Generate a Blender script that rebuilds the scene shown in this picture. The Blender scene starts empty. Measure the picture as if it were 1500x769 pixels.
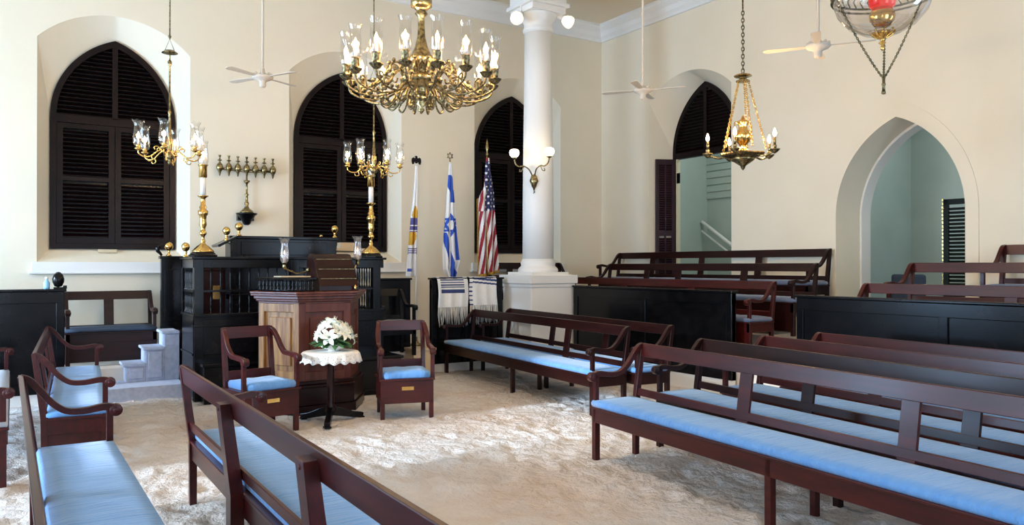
import bpy, bmesh, math, random
from mathutils import Vector, Matrix
random.seed(7)
C = bpy.context.scene.collection
PI = math.pi
# ------------------------------------------------------------------ materials
MATS = {}
def mat(name, base=(.8, .8, .8), rough=.5, metal=0., coat=0., sheen=0., emit=None, estr=0., var=None, vscale=4., vstretch=(1, 1, 1),
        bump=0., bscale=40., alpha=None, spec=.5):
    m = bpy.data.materials.new(name); m.use_nodes = True
    nt = m.node_tree; b = nt.nodes['Principled BSDF']
    b.inputs['Base Color'].default_value = (*base, 1); b.inputs['Roughness'].default_value = rough
    b.inputs['Metallic'].default_value = metal; b.inputs['Coat Weight'].default_value = coat
    b.inputs['Coat Roughness'].default_value = .12
    b.inputs['Sheen Weight'].default_value = sheen; b.inputs['Specular IOR Level'].default_value = spec
    if emit:
        b.inputs['Emission Color'].default_value = (*emit, 1); b.inputs['Emission Strength'].default_value = estr
    tc = mp = None
    if var or bump:
        tc = nt.nodes.new('ShaderNodeTexCoord'); mp = nt.nodes.new('ShaderNodeMapping')
        mp.inputs['Scale'].default_value = vstretch
        nt.links.new(tc.outputs['Object'], mp.inputs['Vector'])
    if var:
        n = nt.nodes.new('ShaderNodeTexNoise'); n.inputs['Scale'].default_value = vscale; n.inputs['Detail'].default_value = 5
        r = nt.nodes.new('ShaderNodeValToRGB')
        r.color_ramp.elements[0].color = (*base, 1); r.color_ramp.elements[0].position = .35
        r.color_ramp.elements[1].color = (*var, 1); r.color_ramp.elements[1].position = .68
        nt.links.new(mp.outputs['Vector'], n.inputs['Vector']); nt.links.new(n.outputs['Fac'], r.inputs['Fac'])
        nt.links.new(r.outputs['Color'], b.inputs['Base Color'])
    if bump:
        n2 = nt.nodes.new('ShaderNodeTexNoise'); n2.inputs['Scale'].default_value = bscale; n2.inputs['Detail'].default_value = 4
        bp = nt.nodes.new('ShaderNodeBump'); bp.inputs['Strength'].default_value = bump; bp.inputs['Distance'].default_value = .02
        nt.links.new(mp.outputs['Vector'], n2.inputs['Vector']); nt.links.new(n2.outputs['Fac'], bp.inputs['Height'])
        nt.links.new(bp.outputs['Normal'], b.inputs['Normal'])
    MATS[name] = m
    return m
plaster = mat('cream_plaster', (.83, .750, .595), .85, var=(.80, .720, .565), vscale=1.3, bump=.12, bscale=9)
white_plaster = mat('white_paint', (.82, .81, .78), .6)
ceil_m = mat('ceiling_paint', (.78, .68, .52), .85)
green_m = mat('green_plaster', (.38, .46, .42), .8, var=(.44, .52, .48), vscale=1.1)
mahog = mat('mahogany', (.036, .0050, .0045), .30, coat=.04, spec=.30, var=(.068, .0085, .0070), vscale=6, vstretch=(.35, 3, 3))
mahog_d = mat('dark_mahogany', (.012, .0026, .0024), .30, coat=.03, spec=.24, var=(.024, .0048, .0040), vscale=6, vstretch=(.35, 3, 3))
mahog_l = mat('reddish_mahogany', (.075, .014, .008), .4, coat=.1, spec=.35, var=(.14, .035, .018), vscale=5, vstretch=(3, 3, .4))
tanwood = mat('lit_tan_wood', (.20, .075, .022), .5, coat=.05, var=(.50, .26, .085), vscale=4, vstretch=(5, 5, .5))  # one desk face only: the light falling on it is put into the tan
black = mat('black_lacquer', (.0022, .0024, .003), .20, coat=.0, spec=.22, var=(.007, .006, .007), vscale=7)
shut_m = mat('shutter_paint', (.0035, .0012, .0015), .36, spec=.18, var=(.009, .0028, .0034), vscale=5)
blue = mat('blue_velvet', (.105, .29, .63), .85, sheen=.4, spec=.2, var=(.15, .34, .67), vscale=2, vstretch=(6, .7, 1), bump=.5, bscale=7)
blue_d = mat('shaded_blue_velvet', (.11, .15, .24), .9, sheen=.3, var=(.14, .18, .28), vscale=9)  # blue cushion cloth again, with shade put into its slate colour
brass = mat('polished_brass', (.80, .52, .17), .17, metal=1., var=(.68, .42, .13), vscale=14)
old_brass = mat('aged_brass', (.46, .35, .16), .27, metal=1., var=(.10, .08, .045), vscale=40)
bronze = mat('dark_bronze', (.035, .030, .018), .38, metal=1., var=(.34, .28, .15), vscale=55)
candle_m = mat('white_wax', (.85, .84, .80), .5, var=(.83, .82, .79))
flame_m = mat('lamp_flame', (1, .8, .5), .5, emit=(1, .74, .42), estr=16)
opal_m = mat('lit_opal_glass', (1, .95, .85), .3, emit=(1, .80, .52), estr=11)
steel = mat('chrome_steel', (.7, .7, .72), .2, metal=1.)
stone = mat('blue_white_carpet', (.36, .40, .52), .9, var=(.46, .50, .62), vscale=20)
tan_stone = mat('pale_floor_paint', (.60, .52, .44), .8, var=(.66, .58, .49), vscale=5)
linen = mat('white_linen', (.82, .82, .80), .9, var=(.78, .78, .77), vscale=30)
lace_m = mat('white_lace', (.80, .77, .72), .9)
navy = mat('navy_stripe', (.03, .05, .16), .9)
leaf_m = mat('green_leaf', (.035, .13, .045), .5, var=(.09, .20, .06), vscale=25)
petal_m = mat('white_petal', (.85, .85, .76), .6, var=(.80, .78, .62), vscale=20)
red_m = mat('flag_red', (.30, .010, .025), .8)
fblue = mat('flag_blue', (.025, .09, .50), .8)
fnavy = mat('flag_navy', (.02, .025, .10), .8)
fgold = mat('flag_gold', (.65, .36, .03), .7)
fwhite = mat('flag_white', (.84, .84, .84), .85)
purple_m = mat('flag_violet', (.10, .09, .28), .8)
card_m = mat('cream_card', (.62, .50, .33), .7)
navy_f = mat('navy_upholstery', (.03, .05, .085), .8)
bottle_m = mat('pale_blue_plastic', (.25, .52, .80), .3)
red_glass = mat('red_glass', (.60, .015, .01), .1, emit=(1, .04, .01), estr=.5)
amber = mat('amber_glow', (1, .5, .05), .3, emit=(1, .45, .05), estr=5)
fan_m = mat('white_enamel', (.58, .53, .45), .7)

def glass_mat(name, tint=(1, 1, 1), k=.07, haze=0.0):
    """thin clear glass: mostly straight-through, a sharp reflection growing towards the rim"""
    m = bpy.data.materials.new(name); m.use_nodes = True
    nt = m.node_tree; nt.nodes.clear()
    o = nt.nodes.new('ShaderNodeOutputMaterial'); mix = nt.nodes.new('ShaderNodeMixShader')
    t = nt.nodes.new('ShaderNodeBsdfTransparent'); g = nt.nodes.new('ShaderNodeBsdfGlossy'); l = nt.nodes.new('ShaderNodeLayerWeight')
    t.inputs['Color'].default_value = (*tint, 1); g.inputs['Roughness'].default_value = .06
    l.inputs['Blend'].default_value = .25
    r = nt.nodes.new('ShaderNodeMapRange'); r.inputs['To Min'].default_value = k; r.inputs['To Max'].default_value = .75
    nt.links.new(l.outputs['Facing'], r.inputs['Value']); nt.links.new(r.outputs['Result'], mix.inputs['Fac'])
    nt.links.new(t.outputs[0], mix.inputs[1]); nt.links.new(g.outputs[0], mix.inputs[2])
    if haze:
        d = nt.nodes.new('ShaderNodeBsdfTranslucent'); m2 = nt.nodes.new('ShaderNodeMixShader'); m2.inputs['Fac'].default_value = haze
        nt.links.new(mix.outputs[0], m2.inputs[1]); nt.links.new(d.outputs[0], m2.inputs[2]); nt.links.new(m2.outputs[0], o.inputs[0])
    else:
        nt.links.new(mix.outputs[0], o.inputs[0])
    MATS[name] = m
    return m
glass = glass_mat('clear_glass', (.96, .95, .94), .06, 0)
bowl_glass = glass_mat('smoky_glass', (.93, .90, .87), .12, 0)

def sand_mat():
    m = mat('sand', (.55, .46, .38), .95, spec=.15)
    nt = m.node_tree; b = nt.nodes['Principled BSDF']
    tc = nt.nodes.new('ShaderNodeTexCoord')
    n1 = nt.nodes.new('ShaderNodeTexNoise'); n1.inputs['Scale'].default_value = .75; n1.inputs['Detail'].default_value = 6; n1.inputs['Roughness'].default_value = .6
    r = nt.nodes.new('ShaderNodeValToRGB')
    r.color_ramp.elements[0].position = .30; r.color_ramp.elements[0].color = (.66, .54, .45, 1)
    r.color_ramp.elements[1].position = .62; r.color_ramp.elements[1].color = (.84, .81, .79, 1)
    nt.links.new(tc.outputs['Object'], n1.inputs['Vector']); nt.links.new(n1.outputs['Fac'], r.inputs['Fac'])
    nt.links.new(r.outputs['Color'], b.inputs['Base Color'])
    n2 = nt.nodes.new('ShaderNodeTexNoise'); n2.inputs['Scale'].default_value = 8; n2.inputs['Detail'].default_value = 7; n2.inputs['Roughness'].default_value = .62
    n3 = nt.nodes.new('ShaderNodeTexNoise'); n3.inputs['Scale'].default_value = 220; n3.inputs['Detail'].default_value = 2
    nt.links.new(tc.outputs['Object'], n2.inputs['Vector']); nt.links.new(tc.outputs['Object'], n3.inputs['Vector'])
    b1 = nt.nodes.new('ShaderNodeBump'); b1.inputs['Strength'].default_value = 1.0; b1.inputs['Distance'].default_value = .11
    b2 = nt.nodes.new('ShaderNodeBump'); b2.inputs['Strength'].default_value = .35; b2.inputs['Distance'].default_value = .004
    nt.links.new(n2.outputs['Fac'], b1.inputs['Height']); nt.links.new(n3.outputs['Fac'], b2.inputs['Height'])
    nt.links.new(b1.outputs['Normal'], b2.inputs['Normal']); nt.links.new(b2.outputs['Normal'], b.inputs['Normal'])
    return m
sand = sand_mat()

# ------------------------------------------------------------------ mesh builder
class MB:
    def __init__(s): s.v = []; s.f = []; s.mi = []; s.sm = []; s.mats = []; s.cur = 0
    def use(s, m):
        if m not in s.mats: s.mats.append(m)
        s.cur = s.mats.index(m); return s
    def add(s, vs, fs, smooth=False, M=None):
        o = len(s.v)
        for p in vs:
            p = Vector(p)
            if M is not None: p = M @ p
            s.v.append(tuple(p))
        for f in fs:
            s.f.append(tuple(i + o for i in f)); s.mi.append(s.cur); s.sm.append(smooth)
        return s
    def box(s, x0, x1, y0, y1, z0, z1, M=None):
        vs = [(x, y, z) for z in (z0, z1) for y in (y0, y1) for x in (x0, x1)]
        return s.add(vs, [(0, 2, 3, 1), (4, 5, 7, 6), (0, 1, 5, 4), (2, 6, 7, 3), (0, 4, 6, 2), (1, 3, 7, 5)], M=M)
    def prism(s, prof, axis, a, b, M=None, smooth=False):
        """prof: closed list of 2D points; extruded along axis ('x','y','z') from a to b"""
        n = len(prof)
        def P(q, t):
            if axis == 'x': return (t, q[0], q[1])
            if axis == 'y': return (q[0], t, q[1])
            return (q[0], q[1], t)
        vs = [P(q, a) for q in prof] + [P(q, b) for q in prof]
        s.add(vs, [tuple(range(n)), tuple(range(2 * n - 1, n - 1, -1))], M=M)
        o = len(s.v) - 2 * n
        for i in range(n):
            j = (i + 1) % n
            s.f.append((o + i, o + n + i, o + n + j, o + j)); s.mi.append(s.cur); s.sm.append(smooth)
        return s
    def tube(s, pts, r, n=8, M=None, cap=True, closed=False):
        pts = [Vector(p) for p in pts]
        rs = r if isinstance(r, (list, tuple)) else [r] * len(pts)
        vs = []; fs = []; prev = None
        for i, p in enumerate(pts):
            if closed: t = pts[(i + 1) % len(pts)] - pts[i - 1]
            else: t = pts[min(i + 1, len(pts) - 1)] - pts[max(i - 1, 0)]
            if t.length < 1e-9: t = Vector((0, 0, 1))
            t.normalize()
            if prev is None:
                a = Vector((0, 0, 1)) if abs(t.z) < .9 else Vector((1, 0, 0))
                u = t.cross(a).normalized()
            else:
                u = (prev - t * prev.dot(t))
                u = u.normalized() if u.length > 1e-6 else t.orthogonal().normalized()
            prev = u; w = t.cross(u)
            for k in range(n):
                an = 2 * PI * k / n
                vs.append(p + (u * math.cos(an) + w * math.sin(an)) * rs[i])
        L = len(pts)
        for i in range(L if closed else L - 1):
            i2 = (i + 1) % L
            for k in range(n):
                k2 = (k + 1) % n
                fs.append((i * n + k, i * n + k2, i2 * n + k2, i2 * n + k))
        if cap and not closed:
            fs.append(tuple(range(n - 1, -1, -1))); fs.append(tuple((L - 1) * n + k for k in range(n)))
        return s.add(vs, fs, True, M)
    def bar(s, pts, w, h, side, M=None):
        """rectangular section swept along pts; side = unit vector of the width"""
        pts = [Vector(p) for p in pts]; side = Vector(side); vs = []; fs = []
        for i, p in enumerate(pts):
            t = (pts[min(i + 1, len(pts) - 1)] - pts[max(i - 1, 0)]).normalized()
            up = side.cross(t).normalized()
            hh = h[i] if isinstance(h, (list, tuple)) else h
            for a, b in ((-1, -1), (1, -1), (1, 1), (-1, 1)):
                vs.append(p + side * a * w / 2 + up * b * hh / 2)
        for i in range(len(pts) - 1):
            for k in range(4):
                k2 = (k + 1) % 4
                fs.append((i * 4 + k, i * 4 + k2, i * 4 + 4 + k2, i * 4 + 4 + k))
        fs.append((3, 2, 1, 0)); e = (len(pts) - 1) * 4; fs.append((e, e + 1, e + 2, e + 3))
        return s.add(vs, fs, False, M)
    def lathe(s, prof, cx=0, cy=0, z0=0, n=16, M=None, lobes=0, amp=0, smooth=True):
        """prof: list of (r, z)"""
        vs = []; fs = []
        for i, (r, z) in enumerate(prof):
            for k in range(n):
                a = 2 * PI * k / n
                rr = r * (1 + (amp * math.cos(lobes * a) * (i / (len(prof) - 1)) ** 3 if lobes else 0))
                vs.append((cx + rr * math.cos(a), cy + rr * math.sin(a), z0 + z))
        for i in range(len(prof) - 1):
            for k in range(n):
                k2 = (k + 1) % n
                fs.append((i * n + k, i * n + k2, i * n + n + k2, i * n + n + k))
        if prof[0][0] > 1e-5: fs.append(tuple(range(n - 1, -1, -1)))
        if prof[-1][0] > 1e-5 and not lobes and amp == 0: fs.append(tuple((len(prof) - 1) * n + k for k in range(n)))
        return s.add(vs, fs, smooth, M)
    def shell(s, prof, cx=0, cy=0, z0=0, n=20, lobes=0, amp=0, M=None):
        """open lathe without caps"""
        vs = []; fs = []
        for i, (r, z) in enumerate(prof):
            for k in range(n):
                a = 2 * PI * k / n
                f = (i / (len(prof) - 1)) ** 3
                rr = r * (1 + amp * math.cos(lobes * a) * f)
                vs.append((cx + rr * math.cos(a), cy + rr * math.sin(a), z0 + z + (.012 * f * math.cos(lobes * a) if lobes else 0)))
        for i in range(len(prof) - 1):
            for k in range(n):
                k2 = (k + 1) % n
                fs.append((i * n + k, i * n + k2, i * n + n + k2, i * n + n + k))
        return s.add(vs, fs, True, M)
    def ball(s, c, r, n=12, M=None, sz=1.0):
        prof = [(max(1e-6, r * math.sin(PI * i / 8)), -r * sz * math.cos(PI * i / 8)) for i in range(9)]
        return s.lathe(prof, c[0], c[1], c[2], n, M)
    def chain(s, p, q, link=.03, r=.004, sag=0):
        p = Vector(p); q = Vector(q); L = (q - p).length; N = max(2, int(L / (link * .72)))
        d = (q - p).normalized(); a = d.orthogonal().normalized(); b = d.cross(a)
        for i in range(N):
            t = (i + .5) / N
            c = p.lerp(q, t) - Vector((0, 0, sag * 4 * t * (1 - t)))
            w = a if i % 2 else b
            s.tube([c + d * link * .5 * math.cos(2 * PI * k / 8) + w * link * .28 * math.sin(2 * PI * k / 8) for k in range(8)], r, 4, closed=True)
        return s
    def build(s, name, m=None, parent=None, loc=(0, 0, 0), rotz=0, bevel=0, subsurf=0):
        me = bpy.data.meshes.new(name); me.from_pydata(s.v, [], s.f)
        ms = s.mats if s.mats else [m]
        for x in ms: me.materials.append(x)
        for i, p in enumerate(me.polygons):
            p.use_smooth = s.sm[i]; p.material_index = s.mi[i] if s.mats else 0
        bm = bmesh.new(); bm.from_mesh(me); bmesh.ops.recalc_face_normals(bm, faces=bm.faces); bm.to_mesh(me); bm.free()
        o = bpy.data.objects.new(name, me); C.objects.link(o); o.location = loc; o.rotation_euler = (0, 0, rotz)
        if parent: o.parent = parent
        if bevel:
            b = o.modifiers.new('bevel', 'BEVEL'); b.width = bevel; b.segments = 2; b.limit_method = 'ANGLE'; b.harden_normals = False
        if subsurf:
            b = o.modifiers.new('sub', 'SUBSURF'); b.levels = b.render_levels = subsurf
        return o
def tag(o, label, cat, group=None, kind=None):
    o['label'] = label; o['category'] = cat
    if group: o['group'] = group
    if kind: o['kind'] = kind
    return o
def thing(name, label, cat, loc=(0, 0, 0), rotz=0, group=None):
    o = bpy.data.objects.new(name, None); C.objects.link(o); o.empty_display_size = .1
    o.location = loc; o.rotation_euler = (0, 0, rotz)
    return tag(o, label, cat, group)
def struct(o, label=None):
    o['kind'] = 'structure'
    if label: o['label'] = label
    return o
def copy_tree(o, parent=None):
    c = o.copy(); C.objects.link(c)
    if parent: c.parent = parent
    for ch in list(o.children): copy_tree(ch, c)
    return c
def arc(cx, cz, r, a0, a1, n):
    return [(cx + r * math.cos(a0 + (a1 - a0) * i / n), cz + r * math.sin(a0 + (a1 - a0) * i / n)) for i in range(n + 1)]

# ------------------------------------------------------------------ room data
YB, XR, XL, YF = 12.17, 9.93, -4.30, -.90       # inner faces of the walls
ZC = 6.40                                        # ceiling
def pointed(hw, zs, za, n=10):
    """right half then left half of a pointed arch above the springing zs, listed right to left"""
    h = za - zs; c = (h * h - hw * hw) / (2 * hw); R = hw + c
    a1 = math.atan2(h, c)
    right = [(-c + R * math.cos(a1 * i / n), zs + R * math.sin(a1 * i / n)) for i in range(n + 1)]
    left = [(-x, z) for x, z in reversed(right[:-1])]
    return right + left
def segmental(hw, zs, za, n=20):
    h = za - zs; R = (hw * hw + h * h) / (2 * h); a = math.asin(hw / R)
    return [(R * math.sin(a - 2 * a * i / n), za - R + R * math.cos(a - 2 * a * i / n)) for i in range(n + 1)]
def opening(hw, zb, zs, za, kind, n=28):
    """closed loop: bottom left, bottom right, up the right jamb, over the head, down the left"""
    head = pointed(hw, zs, za, n) if kind == 'p' else segmental(hw, zs, za, 2 * n)
    return [(-hw, zb), (hw, zb)] + head
def wall_with_holes(name, x0, x1, z0, z1, holes, axis, pos, m):
    """flat wall face with holes; axis 'y': wall in xz plane at y=pos, 'x': wall in yz plane at x=pos"""
    bm = bmesh.new()
    def P(u, z): return (u, pos, z) if axis == 'y' else (pos, u, z)
    def loop(pts):
        vs = [bm.verts.new(P(*p)) for p in pts]
        for i in range(len(vs)): bm.edges.new((vs[i], vs[(i + 1) % len(vs)]))
    loop([(x0, z0), (x1, z0), (x1, z1), (x0, z1)])
    for c, pts in holes: loop([(c + u, z) for u, z in pts])
    bmesh.ops.triangle_fill(bm, use_beauty=True, edges=bm.edges[:])
    me = bpy.data.meshes.new(name); bm.to_mesh(me); bm.free(); me.materials.append(m)
    o = bpy.data.objects.new(name, me); C.objects.link(o); return o
def loft(mb, A, B, fa, fb, closed=True):
    n = len(A); vs = [fa(p) for p in A] + [fb(p) for p in B]
    jam = (0, 1, n - 1)
    o = [vs[i] for i in range(n)] + [vs[n + i] for i in range(n)]
    mb.add(o, [(i, (i + 1) % n, n + (i + 1) % n, n + i) for i in jam])
    mb.add(o, [(i, (i + 1) % n, n + (i + 1) % n, n + i) for i in range(2, n - 1)], True)

# window geometry (pointed shutter opening set back in a splayed reveal with a low-arched head)
WIN_X = (-2.10, 1.22, 4.60, 7.95); WHW = .80; WD = .30
in_loop = opening(WHW, 1.885, 3.73, 4.86, 'p'); out_loop = opening(.96, 1.70, 4.72, 5.14, 's')
DOOR_Y = 9.80; DD = .47
d_in = opening(WHW, .93, 3.71, 4.93, 'p'); d_out = opening(.98, .93, 4.67, 5.06, 's')
ARCH_Y = 5.985; AD = .78
a_loop = opening(.90, .48, 2.35, 3.64, 'p')

def reveal(axis, c, pos, depth, outer, inner, sgn=1):
    mb = MB()
    if axis == 'y': loft(mb, outer, inner, lambda p: (c + p[0], pos, p[1]), lambda p: (c + p[0], pos + depth, p[1]))
    else: loft(mb, outer, inner, lambda p: (pos, c + p[0], p[1]), lambda p: (pos + depth, c + p[0], p[1]))
    return mb
# walls
w = struct(wall_with_holes('wall_back', XL, XR, 0, ZC, [(x, out_loop) for x in WIN_X], 'y', YB, plaster))
for x in WIN_X:
    reveal('y', x, YB, WD, out_loop, in_loop).build('reveal', plaster, w)
w = struct(wall_with_holes('wall_right', YF, YB, 0, ZC, [(DOOR_Y, d_out), (ARCH_Y, a_loop), (2.17, d_out)], 'x', XR, plaster))
reveal('x', DOOR_Y, XR, DD, d_out, d_in).build('reveal', plaster, w)
reveal('x', 2.17, XR, DD, d_out, d_in).build('reveal', plaster, w)
reveal('x', ARCH_Y, XR, .56, a_loop, a_loop).build('reveal', plaster, w)
a_in = opening(.87, .48, 2.35, 3.60, 'p')
mb = reveal('x', ARCH_Y, XR + .56, .0, a_loop, a_in); loft(mb, a_in, a_in, lambda p: (XR + .56, ARCH_Y + p[0], p[1]), lambda p: (XR + AD, ARCH_Y + p[0], p[1])); mb.build('inner_arch', white_plaster, w)
# raised band around the wide arch
mb = MB(); band = opening(1.06, .48, 2.35, 3.86, 'p')
n = len(band)
mb.add([(XR - .012, ARCH_Y + u, z) for u, z in band] + [(XR - .012, ARCH_Y + u, z) for u, z in a_loop], [(i, i + 1, n + i + 1, n + i) for i in range(1, n - 1)] + [(n - 1, 0, n, 2 * n - 1)])
mb.add([(XR - .012, ARCH_Y + u, z) for u, z in band] + [(XR, ARCH_Y + u, z) for u, z in band], [(i, i + 1, n + i + 1, n + i) for i in range(1, n - 1)] + [(n - 1, 0, n, 2 * n - 1)])
mb.add([(XR - .012, ARCH_Y + u, z) for u, z in a_loop] + [(XR, ARCH_Y + u, z) for u, z in a_loop], [(i, i + 1, n + i + 1, n + i) for i in range(1, n - 1)] + [(n - 1, 0, n, 2 * n - 1)])
mb.build('arch_band', plaster, w)
LW_Y = (-.2, 2.4, 5.985, 9.6)
side_loop = opening(.95, .25, 2.30, 3.40, 'p')
door_loop = opening(1.55, .02, 2.35, 3.60, 'p'); end_loop = opening(.85, .9, 2.9, 3.9, 'p')
w = struct(wall_with_holes('wall_left', YF, YB, 0, ZC, [(6.2, door_loop), (10.6, end_loop)], 'x', XL, plaster))
reveal('x', 6.2, XL, -.35, door_loop, door_loop).build('reveal', plaster, w); reveal('x', 10.6, XL, -.35, end_loop, end_loop).build('reveal', plaster, w)
w = struct(wall_with_holes('wall_front', XL, XR, 0, ZC, [(x, side_loop) for x in (-1.5, 2.9, 7.3)], 'y', YF, plaster))
for x in (-1.5, 2.9, 7.3): reveal('y', x, YF, -.35, side_loop, side_loop).build('reveal', plaster, w)
mb = MB(); mb.box(XL - .4, XR + .4, YF - .4, YB + .35, ZC, ZC + .1); struct(mb.build('ceiling', ceil_m))
# cornice: stepped crown moulding running round the room
prof = [(0, 6.11), (.04, 6.11), (.05, 6.15), (.10, 6.20), (.13, 6.27), (.22, 6.33), (.24, 6.36), (.24, ZC), (0, ZC)]
mb = MB(); mb.prism([(YB - a, b) for a, b in prof], 'x', XL, XR); mb.prism([(YF + a, b) for a, b in prof], 'x', XL, XR); o1 = struct(mb.build('trim_1', white_plaster))
mb = MB(); mb.prism([(XR - a, b) for a, b in prof], 'y', YF, YB); mb.prism([(XL + a, b) for a, b in prof], 'y', YF, YB); struct(mb.build('trim_2', white_plaster))
# sill mouldings under the tall windows
for i, x in enumerate(WIN_X):
    mb = MB(); mb.box(x - 1.02, x + 1.02, YB - .05, YB + .01, 1.54, 1.70); mb.box(x - 1.05, x + 1.05, YB - .07, YB + .01, 1.54, 1.565)
    struct(mb.build('trim_%d' % (3 + i), white_plaster, bevel=.006))
# floor of sand
def sand_floor():
    nx, ny = 340, 330; x0, x1, y0, y1 = XL, XR + .02, YF, YB + .02
    rnd = random.Random(3); prints = []
    for i in range(1500):
        prints.append((rnd.uniform(-1, 7.5), rnd.uniform(2, 10.8), rnd.uniform(.06, .13), rnd.uniform(0, PI), rnd.uniform(.010, .024)))
    cell = {}
    for p in prints: cell.setdefault((int(p[0] * 2), int(p[1] * 2)), []).append(p)
    vs = []; fs = []
    from mathutils import noise
    for j in range(ny + 1):
        y = y0 + (y1 - y0) * j / ny
        for i in range(nx + 1):
            x = x0 + (x1 - x0) * i / nx
            h = .010 * noise.noise(Vector((x * 1.3, y * 1.3, 0))) + .009 * noise.noise(Vector((x * 4.5, y * 4.5, 3)))
            for a in (-1, 0, 1):
                for b in (-1, 0, 1):
                    for (px, py, r, an, d) in cell.get((int(x * 2) + a, int(y * 2) + b), ()):
                        dx, dy = x - px, y - py
                        u = (dx * math.cos(an) + dy * math.sin(an)) / (r * 1.7); v = (-dx * math.sin(an) + dy * math.cos(an)) / (r * .8)
                        q = u * u + v * v
                        if q < 4: h += -d * math.exp(-q * 1.6) + d * .5 * math.exp(-(q - 1.7) ** 2 * 2.2)
            vs.append((x, y, max(-.04, min(.022, h)) - .006))
    for j in range(ny):
        for i in range(nx):
            a = j * (nx + 1) + i; fs.append((a, a + 1, a + nx + 2, a + nx + 1))
    mb = MB(); mb.add(vs, fs, True); return struct(mb.build('floor', sand))
sand_floor()

# ------------------------------------------------------------------ raised floors behind the parapets
def block(name, m, *boxes, bevel=.008):
    mb = MB()
    for b in boxes: mb.box(*b)
    return struct(mb.build(name, m, bevel=bevel))
block('floor_platform', tan_stone, (XL, 6.75, 11.15, YB, -.05, .34), (5.75, 7.0, 10.95, 11.15, -.05, .34), (4.34, 5.45, 10.75, 11.15, -.05, .17))
block('floor_landing', stone, (.54, 1.82, 10.46, 11.16, -.05, .17))
block('floor_gallery', tan_stone, (7.75, 8.42, 6.95, 11.35, -.05, .48), (8.42, 9.12, 6.95, 11.35, -.05, .72), (9.12, XR, 6.95, YB, -.05, .93), (6.75, 9.12, 11.35, YB, -.05, .74),
      (7.75, XR, YF, 5.6, -.05, .48), (8.42, XR, YF, 5.6, .47, .72), (9.12, XR, YF, 5.6, .71, .93), (7.75, XR + AD + 2.4, 5.6, 6.95, -.05, .48))
# ------------------------------------------------------------------ louvred windows
def slats(mb, x0, x1, z0, z1, y, pitch=.058, tilt=.030, th=.008, clip=None):
    z = z0 + pitch * .5
    while z < z1 - .01:
        a, b = (x0, x1) if clip is None else clip(z, x0, x1)
        if b - a > .04:
            mb.prism([(y - tilt, z - tilt * .7), (y - tilt, z - tilt * .7 + th), (y + tilt, z + tilt * .7 + th), (y + tilt, z + tilt * .7)], 'x', a, b)
        z += pitch
def arch_half_width(z, hw, zs, za):
    h = za - zs; c = (h * h - hw * hw) / (2 * hw); R = hw + c
    if z <= zs: return hw
    return max(0, math.sqrt(max(0, R * R - (z - zs) ** 2)) - c)
def louvred(idx, x, y, hw, zb, zs, za, name, lab, parts='both', rot=0):
    root = bpy.data.objects.new(name, None); C.objects.link(root); root.location = (x, y, 0); root.rotation_euler.z = rot; struct(root, lab)
    fw = .075; t = .05
    outer = opening(hw, zb, zs, za, 'p'); inner = opening(hw - fw, zb + fw, zs, za - fw * 1.25, 'p'); n = len(outer)
    mb = MB(); A = [(u, -t, z) for u, z in outer]; B = [(u, -t, z) for u, z in inner]; A2 = [(u, t, z) for u, z in outer]; B2 = [(u, t, z) for u, z in inner]
    for P, Q in ((A, B), (A2, B2), (B, B2), (A, A2)):
        mb.add(P + Q, [(i, (i + 1) % n, n + (i + 1) % n, n + i) for i in range(n)])
    mb.box(-hw + .02, hw - .02, -t * .9, t * .9, zs - .09, zs + .02); mb.build('window_frame', shut_m, root)
    # arched louvred head
    mb = MB(); slats(mb, -hw, -.035, zs + .02, za - .12, 0, clip=lambda z, a, b: (-arch_half_width(z, hw - fw, zs, za - fw * 1.25), -.03))
    slats(mb, .03, hw, zs + .02, za - .12, 0, clip=lambda z, a, b: (.03, arch_half_width(z, hw - fw, zs, za - fw * 1.25)))
    mb.box(-.035, .035, -.045, .045, zs, za - .08)
    mb.build('louvred_head', shut_m, root)
    for s in ((-1, 1) if parts == 'both' else ()):
        a, b = (0.004, hw - fw - .004); zlo, zhi = zb + fw + .004, zs - .094; zm = zlo + (zhi - zlo) * .54
        mb = MB(); X = lambda q: s * q
        def bx(u0, u1, z0, z1, d=.028): mb.box(min(X(u0), X(u1)), max(X(u0), X(u1)), -d, d, z0, z1)
        bx(a, a + .075, zlo, zhi); bx(b - .075, b, zlo, zhi); e = .07; bx(a + e, b - e, zlo, zlo + .08, .026); bx(a + e, b - e, zhi - .07, zhi, .026); bx(a + e, b - e, zm - .03, zm + .03, .026)
        lo, hi = sorted((X(a + .07), X(b - .07)))
        slats(mb, lo, hi, zlo + .08, zm - .03, 0); slats(mb, lo, hi, zm + .03, zhi - .07, 0)
        sh = mb.build('shutter', shut_m, root)
    return root
for i, x in enumerate(WIN_X):
    louvred(i + 1, x, YB + WD, WHW, 1.885, 3.73, 4.86, 'window_%d' % (i + 1), 'dark louvred pointed window with closed double shutters')
# night-dark board behind the shutters so no sky shines through the slats
for i, x in enumerate(WIN_X):
    mb = MB(); mb.box(x - WHW - .05, x + WHW + .05, YB + WD + .07, YB + WD + .10, 1.8, 4.95); struct(mb.build('window_backing', black))
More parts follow.
